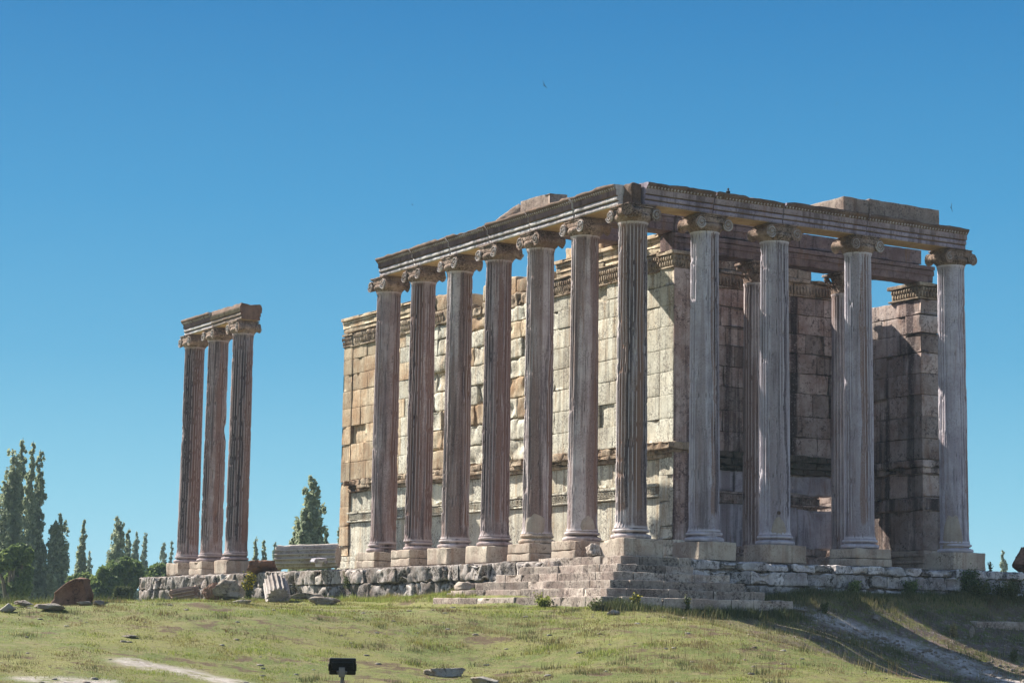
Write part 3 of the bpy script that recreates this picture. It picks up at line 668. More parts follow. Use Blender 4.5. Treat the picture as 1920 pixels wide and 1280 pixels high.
Llab = ['carved architrave block running left from the corner',
 'second carved architrave block left of the corner, below the two rough blocks on top',
 'third carved architrave block left of the corner, between two dark joints',
 'fourth carved architrave block left of the corner over the dark brown column',
 'dark purple architrave block, second from the left end of the long row',
 'carved architrave block at the far left end of the long row, tip broken']
for k in range(6):
    y0 = LY[k]+.035 if k else .17; y1 = LY[k+1]-.035 if k < 5 else 15.12
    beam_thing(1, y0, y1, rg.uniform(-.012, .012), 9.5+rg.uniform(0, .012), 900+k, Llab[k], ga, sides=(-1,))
Rlab = ['carved architrave block meeting the corner on the right side, over the first two front columns',
 'second carved architrave block right of the corner, with a small bird on its top',
 'long third architrave block right of the corner with a broken right joint',
 'longest carved architrave block, overhanging the column at the open right end']
for k in range(4):
    x0 = RX[k]+.02 if k else .12; x1 = RX[k+1]-.02 if k < 3 else 12.36
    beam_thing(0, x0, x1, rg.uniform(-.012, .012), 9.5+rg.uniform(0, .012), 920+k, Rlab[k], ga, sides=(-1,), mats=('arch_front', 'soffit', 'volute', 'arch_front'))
m = MB(); m.rbox(-.26, .11, -.30, .16, 9.5, 10.12, .05, .05, .03, 5, 4, .07); m.rbox(.0, .42, .0, .42, 9.52, 10.15, .06, .04, .03, 6, 4, .05)
o = m.build('corner_block', M['soffit']); tag(o, 'dark recessed broken block in the corner angle between the two architraves', 'architrave')
o = beam_thing(1, LY[11]-.70, LY[12]-.2, 0, 9.5, 940, 'rough topped architrave block with a dark red end, over the standalone columns', 'architrave blocks over the standalone columns', sides=(-1,), eggs=False, topwear=.06, crown=-.02, w0=.40, mats=('top_block', 'soffit', 'volute', 'top_block'))
me_ = o.data; me_.materials.append(M['redrock']); a_ = np.zeros(len(me_.polygons), np.int32); me_.polygons.foreach_get('material_index', a_); nn_ = np.zeros(len(a_)*3); me_.polygons.foreach_get('normal', nn_); a_[np.abs(nn_.reshape(-1, 3)[:, 1]) > .85] = len(me_.materials)-1; me_.polygons.foreach_set('material_index', a_)
o = beam_thing(1, LY[12]-.17, LY[13]+.30, .03, 9.5, 943, 'stepped architrave block with pale lower band over the leftmost standalone column', 'architrave blocks over the standalone columns', sides=(-1,), topwear=.03)
# inner beams, lower and upper layer
gi = 'inner beams over the porch'
def rough_beam(x0, x1, y0, y1, z0, z1, seed, label, mat='beam_dark', group=gi, name='stone_beam', big=.04, cat='beam'):
    m = MB(); L = np.array([x0, y0, z0]); 
    m.rbox(0, x1-x0, 0, y1-y0, 0, z1-z0, .1, .025, .014, seed, 3, big)
    if z1-z0 > .5 and x1-x0 > 1.5 and mat == 'beam_dark':
        m.rbox(.02, x1-x0-.02, -.035, .03, (z1-z0)*.42, (z1-z0)*.70, .1, .012, .006, seed+1, 4); m.rbox(.02, x1-x0-.02, -.09, .03, (z1-z0)*.72, z1-z0-.02, .1, .02, .012, seed+2, 4)
    o = m.build(name, M[mat], loc=tuple(L)); return tag(o, label, cat, group)
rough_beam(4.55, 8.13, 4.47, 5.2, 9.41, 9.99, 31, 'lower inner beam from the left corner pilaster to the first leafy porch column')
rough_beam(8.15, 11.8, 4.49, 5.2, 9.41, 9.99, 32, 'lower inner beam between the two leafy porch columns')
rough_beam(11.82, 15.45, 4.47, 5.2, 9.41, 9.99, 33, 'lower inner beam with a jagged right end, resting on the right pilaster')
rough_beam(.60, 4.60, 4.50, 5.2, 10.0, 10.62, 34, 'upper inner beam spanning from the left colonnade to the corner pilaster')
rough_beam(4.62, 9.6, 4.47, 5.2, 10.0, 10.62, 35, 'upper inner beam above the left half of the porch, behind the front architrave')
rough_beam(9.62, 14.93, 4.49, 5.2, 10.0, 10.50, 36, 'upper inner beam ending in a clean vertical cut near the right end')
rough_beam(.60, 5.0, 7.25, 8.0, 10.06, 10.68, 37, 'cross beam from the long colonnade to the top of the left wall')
rough_beam(-.10, .56, 4.42, 6.15, 10.16, 10.68, 38, 'squared rough block on the left architrave, right one of the pair', 'top_block', 'rough blocks on top of the architraves', 'top_block', .05, 'block')
o = boulder('top_block', (.22, 7.2, 10.33), .36, 1.1, .44, M['top_block'], 'rough block with a rounded left end on top of the left architrave', 'block', 12, .3)
o['group'] = 'rough blocks on top of the architraves'
rough_beam(7.95, 8.95, .22, 1.9, 10.16, 10.80, 39, 'peaked rough block on the front architrave, left one of the pair', 'top_block', 'rough blocks on top of the architraves', 'top_block', .07, 'block')
rough_beam(8.98, 11.85, .22, .95, 10.16, 10.84, 40, 'long flat grey block with dark right end on top of the front architrave', 'top_block', 'rough blocks on top of the architraves', 'top_block', .04, 'block')
rough_beam(7.95, 8.6, 1.95, 4.42, 10.12, 10.70, 41, 'cross beam running back from the front row to the inner beams')

# ------------------------------------------------------------------ cella walls
COURSE = [3.36, 4.08, 4.82, 5.56, 6.28, 7.00, 7.68, 8.30, 8.84]
def top_L(y):      # crumbling top of the long wall
    return float(np.interp(y, [4, 7.2, 8.6, 10.6, 11.5, 11.6, 14.2, 16.8, 17.2, 19.8, 20.4, 28.5], [10.1, 10.05, 10.05, 10.5, 10.4, 9.75, 9.9, 9.95, 9.0, 9.95, 10.05, 10.05]))
wl = empty('cella_wall', (4.6, 4.46, -.54), 'long pale marble wall behind the left colonnade, sunlit, with carved bands', 'wall')
wo_ = np.array(wl.location)
def W(mb): mb.V = [v-wo_ for v in mb.V]; return mb
m = MB(); m.rbox(4.75, 5.5, 4.6, 28.0, -.54, 8.9, .8, .02, .003, 1); W(m).build('core', M['wall_brown'], wl)
m = MB(); mbr = MB()
for k in range(len(COURSE)-1):
    y = 5.25; z0, z1 = COURSE[k]+.004, COURSE[k+1]-.004
    while y < 27.1:
        L = rg.uniform(.75, 1.75)
        if 27.12-(y+L) < .6: L = 27.12-y
        yc = y+L/2; er = float(sstep(11.0, 13.5, yc)-sstep(19.5, 21, yc)); brown = yc > 22.5
        tgt = mbr if (brown or (er > .5 and rg.random() < .35)) else m
        hi = min(z1, top_L(yc)-.0)
        amp = .006+.03*er; big = .015+.16*er*(rg.random() < .65)
        rec = .10 if rg.random() < .05 else 0; amp += .02*(rec > 0)
        if hi-z0 > .1: tgt.rbox(4.6+rg.uniform(-.015, .015)+rec+er*rg.uniform(0, .05), 5.55, y+.007, y+L-.007, z0+.003, hi-.003, .09, .012+.04*er, amp, rg.randrange(999), 2.6, big)
        y += L
W(m).build('wall_blocks', M['wall'], wl); W(mbr).build('wall_blocks', M['wall_brown'], wl)
# tall slabs below
m = MB()
for (z0, z1, off) in ((.30, 1.62, .0), (2.08, 2.84, .02)):
    y = 5.25
    while y < 27.1:
        L = rg.uniform(1.0, 1.5)
        if 27.12-(y+L) < .6: L = 27.12-y
        big = .10 if rg.random() < .3 else .01
        m.rbox(4.64+off+rg.uniform(-.006, .006), 5.5, y+.004, y+L-.004, z0, z1, .1, .012, .006, rg.randrange(999), 1.5, big); y += L
W(m).build('slab', M['wall'], wl)
def band(mb, x0, y0, y1, z0, z1, seed, depth=.1, broken=0, seg=1.3, rough=.012):
    rr = random.Random(seed); y = y0
    while y < y1-.05:
        L = min(seg*rr.uniform(.8, 1.2), y1-y); bk = rr.random() < broken
        mb.rbox(x0+(depth*.55 if bk else 0)+rr.uniform(-.006, .006), 5.5, y+.003, y+L-.003, z0, z1, .07, .02+.03*bk, rough+.02*bk, rr.randrange(999), 4, .03+.12*bk); y += L
m = MB(); band(m, 4.52, 5.2, 27.2, 1.64, 1.72, 1, .06); band(m, 4.50, 5.2, 27.2, 1.97, 2.06, 2, .06, .1); mg = MB(); band(mg, 4.58, 5.25, 27.1, 1.72, 1.97, 3, .04); W(mg).build('meander_ground', M['meander'], wl)
# meander relief
y = 5.4
while y < 27:
    if not 12.9 < y < 13.4:
        for (a, b, z0, z1) in ((0, .025, 1.745, 1.945), (.025, .14, 1.92, 1.945), (.115, .14, 1.80, 1.92), (.06, .115, 1.80, 1.822), (.025, .16, 1.745, 1.768)):
            m.rbox(4.535, 4.60, y+a, y+b, z0, z1, .2, .004, 0)
    y += .185
W(m).build('meander_band', M['wall'], wl)
m = MB(); band(m, 4.28, 4.3, 27.2, 3.10, 3.33, 11, .35, .45, .9, .05); band(m, 4.44, 4.4, 27.2, 2.98, 3.10, 12, .2, .40, .9, .03); band(m, 4.53, 4.5, 27.2, 2.86, 2.98, 13, .1, .3, 1.1, .02)
W(m).build('cornice', M['frieze'], wl)
m = MB(); band(m, 4.50, 4.4, 28.05, -.54, -.2, 21, .1); band(m, 4.54, 4.4, 28.05, -.2, .1, 22, .1); band(m, 4.57, 4.4, 28.05, .1, .29, 23, .1)
W(m).build('base_moulding', M['wall'], wl)
# carved frieze and architrave on top
m = MB(); band(m, 4.56, 5.2, 12.0, 8.86, 9.38, 31, .1, .1, 1.2, .02); band(m, 4.57, 16.8, 17.4, 8.86, 9.2, 32, .1, .8, 1.2, .04); band(m, 4.56, 19.2, 27.3, 8.86, 9.36, 33, .1, .25, 1.2, .03)
band(m, 4.58, 12.0, 16.8, 8.85, 9.3, 34, .12, .9, .8, .05); band(m, 4.58, 17.4, 19.2, 8.85, 9.3, 35, .12, .9, .8, .05)
for yy in np.arange(5.3, 27.0, .13):     # upright carved leaves
    if 12 < yy < 19.4: continue
    m.ell((4.545, yy, 9.03), .03, .045, .11, 6, 5, .4, int(yy*10)); m.ell((4.53, yy+.065, 9.22), .03, .045, .08, 6, 5, .4, int(yy*10))
band(m, 4.50, 5.2, 12.0, 9.385, 9.44, 36, .05); band(m, 4.53, 5.2, 12.0, 8.80, 8.855, 37, .05); band(m, 4.53, 20.0, 27.3, 8.80, 8.855, 38, .05)
W(m).build('frieze', M['frieze'], wl)
m = MB()
for (y0, y1, zt) in ((5.2, 8.55, 10.04), (8.55, 11.5, 10.04), (20.3, 23.9, 10.04), (23.9, 28.1, 10.04)):
    for (xo, za, zb) in ((4.60, 9.45, 9.62), (4.575, 9.62, 9.80), (4.55, 9.80, 9.92), (4.48, 9.92, zt)):
        m.rbox(xo, 5.45, y0+.004, y1-.004, za+.001, zb-.001, .1, .008, .008, rg.randrange(999), 3, .03)
W(m).build('wall_architrave', M['wall_brown'], wl)
m = MB()
for (y0, y1, z0, z1) in ((8.7, 9.9, 10.05, 10.45), (9.9, 11.2, 10.05, 10.5), (12.1, 13.0, 9.3, 9.85), (13.0, 14.4, 9.3, 9.9), (14.4, 15.3, 9.3, 9.98), (15.3, 16.8, 9.3, 9.95), (17.5, 18.4, 9.3, 9.75), (18.4, 19.3, 9.3, 10.0), (19.3, 20.3, 9.35, 10.0)):
    m.rbox(4.62+rg.uniform(0, .12), 5.4, y0, y1, z0, z1, .08, .09, .05, rg.randrange(999), 2.2, .16)
W(m).build('broken_top', M['wall_brown'], wl)
# pilasters at both ends
def pilaster(x0, x1, y0, y1, seed, mat, zt=9.40, hole=False):
    m = MB(); z = .30; rr = random.Random(seed)
    for zz in [.72, 1.5, 2.3, 3.3]+COURSE[1:]:
        m.rbox(x0+rr.uniform(-.004, .004), x1, y0+rr.uniform(-.004, .004), y1, z+.003, zz-.003, .1, .012, .006, rr.randrange(999), 2, .02 if z > 3 else .07); z = zz
    c = MB()
    c.rbox(x0-.04, x1+.04, y0-.04, y1+.04, 8.845, 8.90, .08, .015, .005, seed)
    c.rbox(x0-.01, x1+.01, y0-.01, y1+.01, 8.90, 9.28, .06, .02, .02, seed, 5, .04)
    for q in range(int((y1-y0)/.13)+1):
        c.ell((x0-.02, y0+.05+q*.13, 9.0), .035, .05, .10, 6, 5, .4, q); c.ell((x0-.035, y0+.1+q*.13, 9.17), .035, .05, .08, 6, 5, .4, q+40)
    for q in range(int((x1-x0)/.13)+1):
        c.ell((x0+.03+q*.13, y0-.02, 9.0), .05, .035, .10, 6, 5, .4, q); c.ell((x0+.08+q*.13, y0-.035, 9.17), .05, .035, .08, 6, 5, .4, q+40)
    c.rbox(x0-.09, x1+.09, y0-.09, y1+.09, 9.28, zt, .08, .02, .012, seed, 5, .03)
    return m, c
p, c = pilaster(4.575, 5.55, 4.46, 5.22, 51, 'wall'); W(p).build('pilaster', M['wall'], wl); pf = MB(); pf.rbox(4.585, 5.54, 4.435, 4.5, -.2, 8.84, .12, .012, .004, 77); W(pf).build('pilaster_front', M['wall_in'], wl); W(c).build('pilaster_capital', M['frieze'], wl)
p, c = pilaster(4.575, 5.55, 27.15, 27.95, 52, 'wall_brown'); W(p).build('pilaster', M['wall_brown'], wl); W(c).build('pilaster_capital', M['frieze'], wl)

# right wall of the cella
wr_ = empty('cella_side_wall', (14.85, 4.46, -.54), 'right hand inner wall ending in a pilaster with a broken lit top block, seen beside the last front column', 'wall')
wo_ = np.array(wr_.location)
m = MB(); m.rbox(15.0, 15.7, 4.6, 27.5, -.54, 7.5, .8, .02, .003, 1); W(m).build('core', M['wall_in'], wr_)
m = MB()
rows = [.3, 1.62, 2.08, 2.84]+COURSE
for k in range(len(rows)-1):
    y = 5.3+(.45 if k % 2 else 0); z0, z1 = rows[k]+.004, rows[k+1]-.004
    m.rbox(14.86, 15.78, 4.5, y-.004, z0, z1, .1, .02, .012, 900+k, 2.5, .07 if z0 > 7 or z0 < 3 else .02)
    while y < 26:
        L = rg.uniform(.9, 1.7); top = 8.30 if y < 12 else 7.7
        if z1 <= top+.02 or (y < 6.0): m.rbox(14.9+rg.uniform(-.015, .015), 15.75, y+.004, y+L-.004, z0, z1, .11, .02, .01, rg.randrange(999), 2.5, .03)
        y += L
W(m).build('wall_blocks', M['wall_in'], wr_)
m = MB(); m.rbox(14.8, 15.8, 4.48, 6.1, 8.845, 8.9, .1, .015, .006, 5); m.rbox(14.85, 15.8, 4.5, 6.0, 8.9, 9.28, .08, .03, .02, 6, 4, .05); m.rbox(14.76, 15.9, 4.4, 6.12, 9.28, 9.405, .1, .02, .012, 7, 4, .05)
for q in range(11): m.ell((14.83, 4.55+q*.13, 9.0), .035, .05, .1, 6, 5, .4, q); m.ell((14.81, 4.6+q*.13, 9.17), .035, .05, .08, 6, 5, .4, q)
for q in range(8): m.ell((14.9+q*.13, 4.47, 9.0), .05, .035, .1, 6, 5, .4, q); m.ell((14.95+q*.13, 4.46, 9.17), .05, .035, .08, 6, 5, .4, q)
W(m).build('pilaster_capital', M['frieze'], wr_)
m = MB(); m.rbox(14.70, 15.9, 4.3, 26, 3.08, 3.33, .12, .03, .03, 8, 3, .12); m.rbox(14.78, 15.8, 4.4, 26, 2.88, 3.08, .12, .03, .03, 9, 3, .08); m.rbox(14.80, 15.8, 4.44, 26, 1.64, 2.06, .12, .02, .02, 10, 3, .05)
W(m).build('cornice', M['wall_in'], wr_)
m = MB()
for (e, z0, z1) in ((.42, -.54, -.30), (.30, -.30, -.16), (.36, -.16, -.06), (.18, -.06, .08), (.24, .08, .18), (.06, .18, .29)):
    m.rbox(14.85-e, 15.75+e*.3, 4.46-e, 8.0, z0, z1, .12, .03, .01, int(z0*99)+90, 4)
W(m).build('base_moulding', M['plinth'], wr_)

# back wall of the porch
wb = empty('porch_wall', (5.6, 8.0, -.54), 'shadowed brown block wall behind the porch columns with a mossy cornice and a narrow slot', 'wall')
wo_ = np.array(wb.location)
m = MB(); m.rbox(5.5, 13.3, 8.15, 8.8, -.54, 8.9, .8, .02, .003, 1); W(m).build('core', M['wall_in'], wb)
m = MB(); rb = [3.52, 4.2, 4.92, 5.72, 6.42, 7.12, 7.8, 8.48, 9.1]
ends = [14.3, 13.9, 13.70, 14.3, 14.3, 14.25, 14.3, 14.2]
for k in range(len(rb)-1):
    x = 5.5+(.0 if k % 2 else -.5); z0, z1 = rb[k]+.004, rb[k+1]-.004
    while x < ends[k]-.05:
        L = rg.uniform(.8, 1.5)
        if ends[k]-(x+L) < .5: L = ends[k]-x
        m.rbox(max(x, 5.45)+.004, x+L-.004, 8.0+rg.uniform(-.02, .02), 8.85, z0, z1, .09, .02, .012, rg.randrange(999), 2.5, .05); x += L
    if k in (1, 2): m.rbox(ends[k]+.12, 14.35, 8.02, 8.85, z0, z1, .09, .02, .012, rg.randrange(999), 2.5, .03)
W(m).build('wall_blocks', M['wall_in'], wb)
m = MB()
for (z0, z1) in ((.35, 1.78), (2.18, 2.88)):
    x = 5.5
    while x < 12.9:
        L = rg.uniform(.8, 1.2); L = 13.92-x if x+L > 12.8 else L
        last = x+L > 12.8
        m.rbox(x+.004, x+L-.004, 8.03, 8.8, z0, z1, .08, .015+.08*last, .006+.03*last, rg.randrange(999), 2, .02+.15*last); x += L
W(m).build('slab', M['shaft_blue'], wb)
def bandx(mb, y0, x0, x1, z0, z1, seed, big=.04):
    rr = random.Random(seed); x = x0
    while x < x1-.05:
        L = min(rr.uniform(.9, 1.4), x1-x); mb.rbox(x+.003, x+L-.003, y0+rr.uniform(-.01, .01), 8.8, z0, z1, .08, .02, .02, rr.randrange(999), 4, big); x += L
m = MB(); bandx(m, 7.93, 5.5, 13.75, 1.78, 1.86, 1); bandx(m, 7.98, 5.5, 13.3, 1.86, 2.1, 2); bandx(m, 7.92, 5.5, 13.2, 2.1, 2.18, 3)
x = 5.6
while x < 12.9:
    for (a, b, z0, z1) in ((0, .025, 1.88, 2.08), (.025, .14, 2.055, 2.08), (.115, .14, 1.94, 2.055), (.06, .115, 1.94, 1.96), (.025, .16, 1.88, 1.90)):
        m.rbox(x+a, x+b, 7.955, 8.0, z0, z1, .2, .003, 0)
    x += .185
W(m).build('meander_band', M['wall_in'], wb)
g = stone('mossy_stone', (.16, .13, .11), (.09, .07, .055), (.02, .017, .014), (.2, .12, .07), .3, .8, .4, 8, 0, 1.0, moss=((.03, .035, .015), .9)); M['mossy'] = g
m = MB(); bandx(m, 7.66, 5.5, 14.2, 3.3, 3.52, 5, .12); bandx(m, 7.74, 5.5, 14.1, 3.06, 3.3, 6, .10); bandx(m, 7.84, 5.5, 14.1, 2.9, 3.06, 7, .06)
W(m).build('cornice', M['mossy'], wb)
m = MB(); bandx(m, 7.94, 5.5, 14.2, 9.1, 9.16, 8); bandx(m, 7.97, 5.5, 14.1, 9.16, 9.6, 9, .08); bandx(m, 7.88, 5.5, 14.15, 9.6, 9.74, 10, .08); bandx(m, 7.98, 5.5, 12.95, 9.75, 10.25, 11, .05)
for xx in np.arange(5.6, 14, .14): m.ell((xx, 7.95, 9.35), .05, .035, .15, 6, 5, .4, int(xx*9))
W(m).build('frieze', M['frieze'], wb)
m = MB(); bandx(m, 7.7, 5.5, 13.6, -.54, -.2, 12); bandx(m, 7.8, 5.5, 13.6, -.2, .1, 13); bandx(m, 7.9, 5.5, 13.5, .1, .35, 14)
W(m).build('base_moulding', M['wall_in'], wb)

# ------------------------------------------------------------------ fallen pieces and stones
def fluted_drum(name, c, axis, R, L, mat, label, seed, nf=22, taper=.0, broken=.25, group=None, cat='column drum'):
    n = nf*8; th = np.linspace(0, 2*math.pi, n, endpoint=False); zz = np.linspace(-L/2, L/2, 40)
    T, Zz = np.meshgrid(th, zz, indexing='ij'); t = (np.tile(np.arange(8), nf)/8)[:, None]+0*Zz
    prof = np.sqrt(np.clip(1-((t-.5)/.42)**2, 0, 1)); Rr = R-.085*prof
    P = np.stack([Rr*np.cos(T), Rr*np.sin(T), Zz], -1); e = fbm(P, 2.0, seed, 4)
    f = np.abs(Zz)/(L/2); Rr = Rr+.03*e-np.clip(fbm(P, 1.2, seed+3, 3)-.2, 0, 1)*.15
    zz2 = Zz*(1-broken*np.clip(fbm(np.stack([np.cos(T), np.sin(T), 0*T], -1), 1.3, seed+7, 2)+.2, 0, 1)*(f > .6)*(f-.6)/.4)
    P = np.stack([Rr*np.cos(T), Rr*np.sin(T), zz2], -1)
    m = MB(); m.grid(P, cu=True)
    for end, fl in ((-1, False), (0, True)):
        ring = P[:, end]; ctr = ring.mean(0); rr = np.linspace(1, 0.02, 8)
        Q = ctr+(ring-ctr)[:, None]*rr[None, :, None]; Q[:, 1:, 2] += .10*fbm(Q[:, 1:]*1.0, 3, seed+11, 3)
        m.grid(Q if not fl else Q[:, ::-1], cu=True)
    a = Vector(axis).normalized(); q = a.to_track_quat('Z', 'Y')
    o = m.build(name, mat, loc=tuple(c)); o.rotation_mode = 'QUATERNION'; o.rotation_quaternion = q
    return tag(o, label, cat, group)
c = at_axis(578, 1043, 2, -.12)
fluted_drum('column_drum', (c[0], c[1], -.12), (.70, -.71, .03), .43, 2.25, M['drum'], 'long pale fluted drum lying on its side on the podium left of the wall', 3, 15, broken=.1)
c = at_axis(494, 1060, 2, -.30)
boulder('red_block', (c[0], c[1], -.30), .72, .45, .30, M['redrock'], 'low reddish brown block on the podium between the standing columns and the fallen drum', 'stone', 21)
c = at_axis(606, 1049, 2, -.3)
m = MB(); m.lathe([(.16, -.22), (.2, -.05), (.22, 0), (.30, .06), (.30, .1)], 40, mod=lambda R, T, Z_: R+.012*np.sin(T*18)*(Z_ < 0)); m.rbox(-.34, .34, -.3, .3, .1, .24, .06, .03, .03, 3); roll(m, (-.3, -.28), (-.3, .28), .06, .11, .2, 3); roll(m, (.3, -.28), (.3, .28), .06, .11, .2, 4)
m.V = [v*.62 for v in m.V]; o = m.build('fallen_capital', M['shaft_blue'], loc=(c[0]-.4, c[1]-.5, -.42)); tag(o, 'small broken capital standing in front of the long fallen drum', 'capital')
def gpt(px, py): return on_ground(px, py)
c = gpt(515, 1128); f2 = np.array([-.5, -.86])
fluted_drum('column_drum', (c[0]-f2[0]*.5, c[1]-f2[1]*.5, c[2]+.36), (f2[0]*.84+.16, f2[1]*.84-.09, -.42), .40, 1.1, M['drum'], 'short pale drum fragment tilted in the grass in front of the podium', 31, 16, broken=.12)
c = at_axis(345, 1121, 0, -1.75); c[2] = gz(c[0], c[1])
fluted_drum('column_drum', (c[0], c[1], c[2]+.26), (.86, -.48, .18), .36, 1.3, M['drum_brown'], 'brown fluted drum fragment leaning at the podium below the three standalone columns', 37, 14, broken=.8)
GR = 'loose stones on the grass'
def grock(px, py, wpx, hpx, mat, label, seed, name='stone', cat='stone', amp=.5, sink=.25, zoff=0, depth=.8, rot=None, t0=20):
    c = on_ground(px, py, t0); D = float((c-CAM)@fw); k = D/FPX; w_ = wpx*k/2*1.08; h_ = hpx*k/2*1.15
    return boulder(name, (c[0], c[1], c[2]+h_*(1-sink)+zoff), w_, w_*depth, h_, mat, label, cat, seed, amp, rot=(0, 0, rot if rot is not None else -.53), group=GR)
grock(400, 1121, 50, 32, M['redrock'], 'jagged dark brown rock right of the brown fluted fragment', 41)
grock(435, 1121, 52, 34, M['rock'], 'pointed grey and brown broken rock below the right standalone column', 47, amp=.9)
grock(456, 1131, 34, 9, M['rock'], 'flat grey stone in the grass under the broken rocks', 43)
grock(570, 1113, 56, 15, M['rock'], 'flat pale slab right of the tilted drum fragment', 44)
grock(606, 1134, 50, 14, M['rock'], 'lone flat grey stone in the grass right of the tilted drum', 45)
c = on_ground(135, 1131); k = float((c-CAM)@fw)/FPX
m = MB(); m.rbox(-31*k, 31*k, -.5, .5, -.2, 46*k, .05, .05, .03, 5, 2.4, .12)
for q in range(len(m.V)):
    v = m.V[q]; f_ = np.clip((v[:, 0]+31*k)/(62*k), 0, 1); up_ = np.clip(v[:, 2]/(46*k), 0, 1)
    v[:, 2] = np.where(v[:, 2] > 0, v[:, 2]*(.42+.62*np.minimum(f_*1.35, 1)), v[:, 2]); v[:, 0] += .05*np.sin(v[:, 2]*9)
o = m.build('red_stone', M['redrock'], loc=tuple(c), rot=(0, 0, -.53)); tag(o, 'large red brown stone with a sloping top on the left skyline', 'stone', GR)
grock(16, 1146, 30, 15, M['rock'], 'grey squared stone at the left edge of the picture', 61)
grock(46, 1136, 36, 10, M['rock'], 'flat pale stone on the left bank behind the squared stone', 62)
grock(94, 1143, 44, 12, M['rock'], 'long flat pale stone on the bank below the red stone', 63)
grock(73, 1139, 20, 6, M['rock'], 'small pale stone between the two flat stones on the bank', 64)
grock(156, 1134, 22, 8, M['rock'], 'small grey stone just below the red stone', 65)
grock(186, 1136, 20, 12, M['rock'], 'small grey stone standing up right of the red stone', 66)
grock(243, 1195, 26, 5, M['rock'], 'flat pale stone sunk in the middle of the lawn', 67, sink=.6)
grock(834, 1267, 62, 22, M['rock'], 'grey slab with one raised corner in the foreground grass', 68, sink=.5)
grock(912, 1287, 66, 18, M['rock'], 'rounded pale stone cut by the bottom edge of the picture', 69, sink=.3)
grock(1643, 1165, 20, 11, M['rock'], 'pale stone in the shaded grass below the podium', 70)
grock(1640, 1198, 14, 7, M['rock'], 'small white stone on the shaded slope, left of its twin', 71)
grock(1657, 1199, 12, 6, M['rock'], 'small white stone on the shaded slope, right of its twin', 72)
grock(1451, 1139, 50, 14, M['rock'], 'low grey stone at the right end of the lowest step', 73, sink=.4)
grock(1488, 1148, 60, 10, M['rock'], 'flat grey stone where the bare track starts', 74, sink=.5)
grock(1150, 1152, 26, 10, M['rock'], 'small rough stone under the corner of the steps', 75, sink=.4)
grock(1822, 1195, 10, 20, M['rock'], 'small upright pale stone on the right slope', 76)
# kerb slab and dark boulder at the right edge
c = on_ground(1880, 1172)
m = MB(); m.rbox(-1.1, 1.6, -.25, .3, -.5, .10, .12, .03, .02, 5)
o = m.build('kerb_slab', M['step'], loc=(c[0], c[1], c[2]), rot=(0, 0, -.1)); tag(o, 'long low dark stone slab in the shade at the right edge', 'stone slab')
c = at_axis(1914, 1072, 1, 1.0)
boulder('dark_boulder', (c[0]+.2, 1.0, -.12), .45, .4, .44, M['redrock'], 'dark round stone on the podium at the right edge of the picture', 'rock', 90, .5)
# rubble scattered down the track
m = MB(); rr = random.Random(8)
for k in range(420):
    t = rr.random(); x = 3.2+t*8+rr.gauss(0, .6); y = -2.9-t*6.2+rr.gauss(0, .7); r = rr.uniform(.015, .06)*(1.6 if rr.random() < .08 else 1)
    m.ell((x, y, gz(x, y)+r*.3), r*1.2, r, r*.7, 7, 5, .5, k)
tag(m.build('gravel', M['rock']), kind='stuff')

# ------------------------------------------------------------------ floodlight in the foreground
D = 24.0; c = at_depth(642, 1249, D); gzz = gz(c[0], c[1])
fl = empty('floodlight', (c[0], c[1], gzz), 'black rectangular floodlight on a thin grey pole in the foreground lawn, seen from behind', 'floodlight')
hz = c[2]-gzz; k = D/FPX; hw, hh = 25*k, 15.5*k; yaw = -YAW
m = MB(); m.rbox(-hw, hw, .0, .05, -hh, hh, .05, .012, 0); m.rbox(-hw*.84, hw*.84, -.02, .0, -hh*.45, hh*.62, .05, .008, 0)
for q in range(7): m.rbox(-hw*.78, hw*.78, -.032, -.018, -hh*.40+q*hh*.15, -hh*.36+q*hh*.15, .5, .002, 0)
for sx in (-1, 1): m.rbox(sx*hw*1.0-.008, sx*hw*1.0+.008, -.01, .04, -hh*.5, hh*.3, .5, .003, 0)
m.build('housing', M['black'], fl, loc=(0, 0, hz), rot=(math.radians(8), 0, yaw))
m = MB(); m.rbox(-hw*.9, hw*.9, .05, .056, -hh*.85, hh*.85, .5, .002, 0); m.build('glass', M['glass_face'], fl, loc=(0, 0, hz), rot=(math.radians(8), 0, yaw))
m = MB(); m.rbox(-.035, .035, -.075, -.03, -hh*1.25, -hh*.05, .5, .006, 0); m.rbox(-.05, .05, -.06, -.02, -hh*.95, -hh*.75, .5, .006, 0); m.tube([(-.06, -.05, -hh*.6), (.06, -.05, -hh*.6)], .014, 8)
m.build('bracket', M['grey_metal'], fl, loc=(0, 0, hz), rot=(0, 0, yaw))
m = MB(); m.tube([(0, -.03, 0), (0, -.03, hz-hh*.9)], .017, 10); m.build('pole', M['grey_metal'], fl, rot=(0, 0, yaw))
m = MB(); m.tube([(.02, -.05, hz-hh*1.2), (.03, -.07, hz-hh*2), (.02, -.05, hz-hh*3.4), (.02, -.05, .05)], .006, 6); m.build('cable', M['black'], fl, rot=(0, 0, yaw))

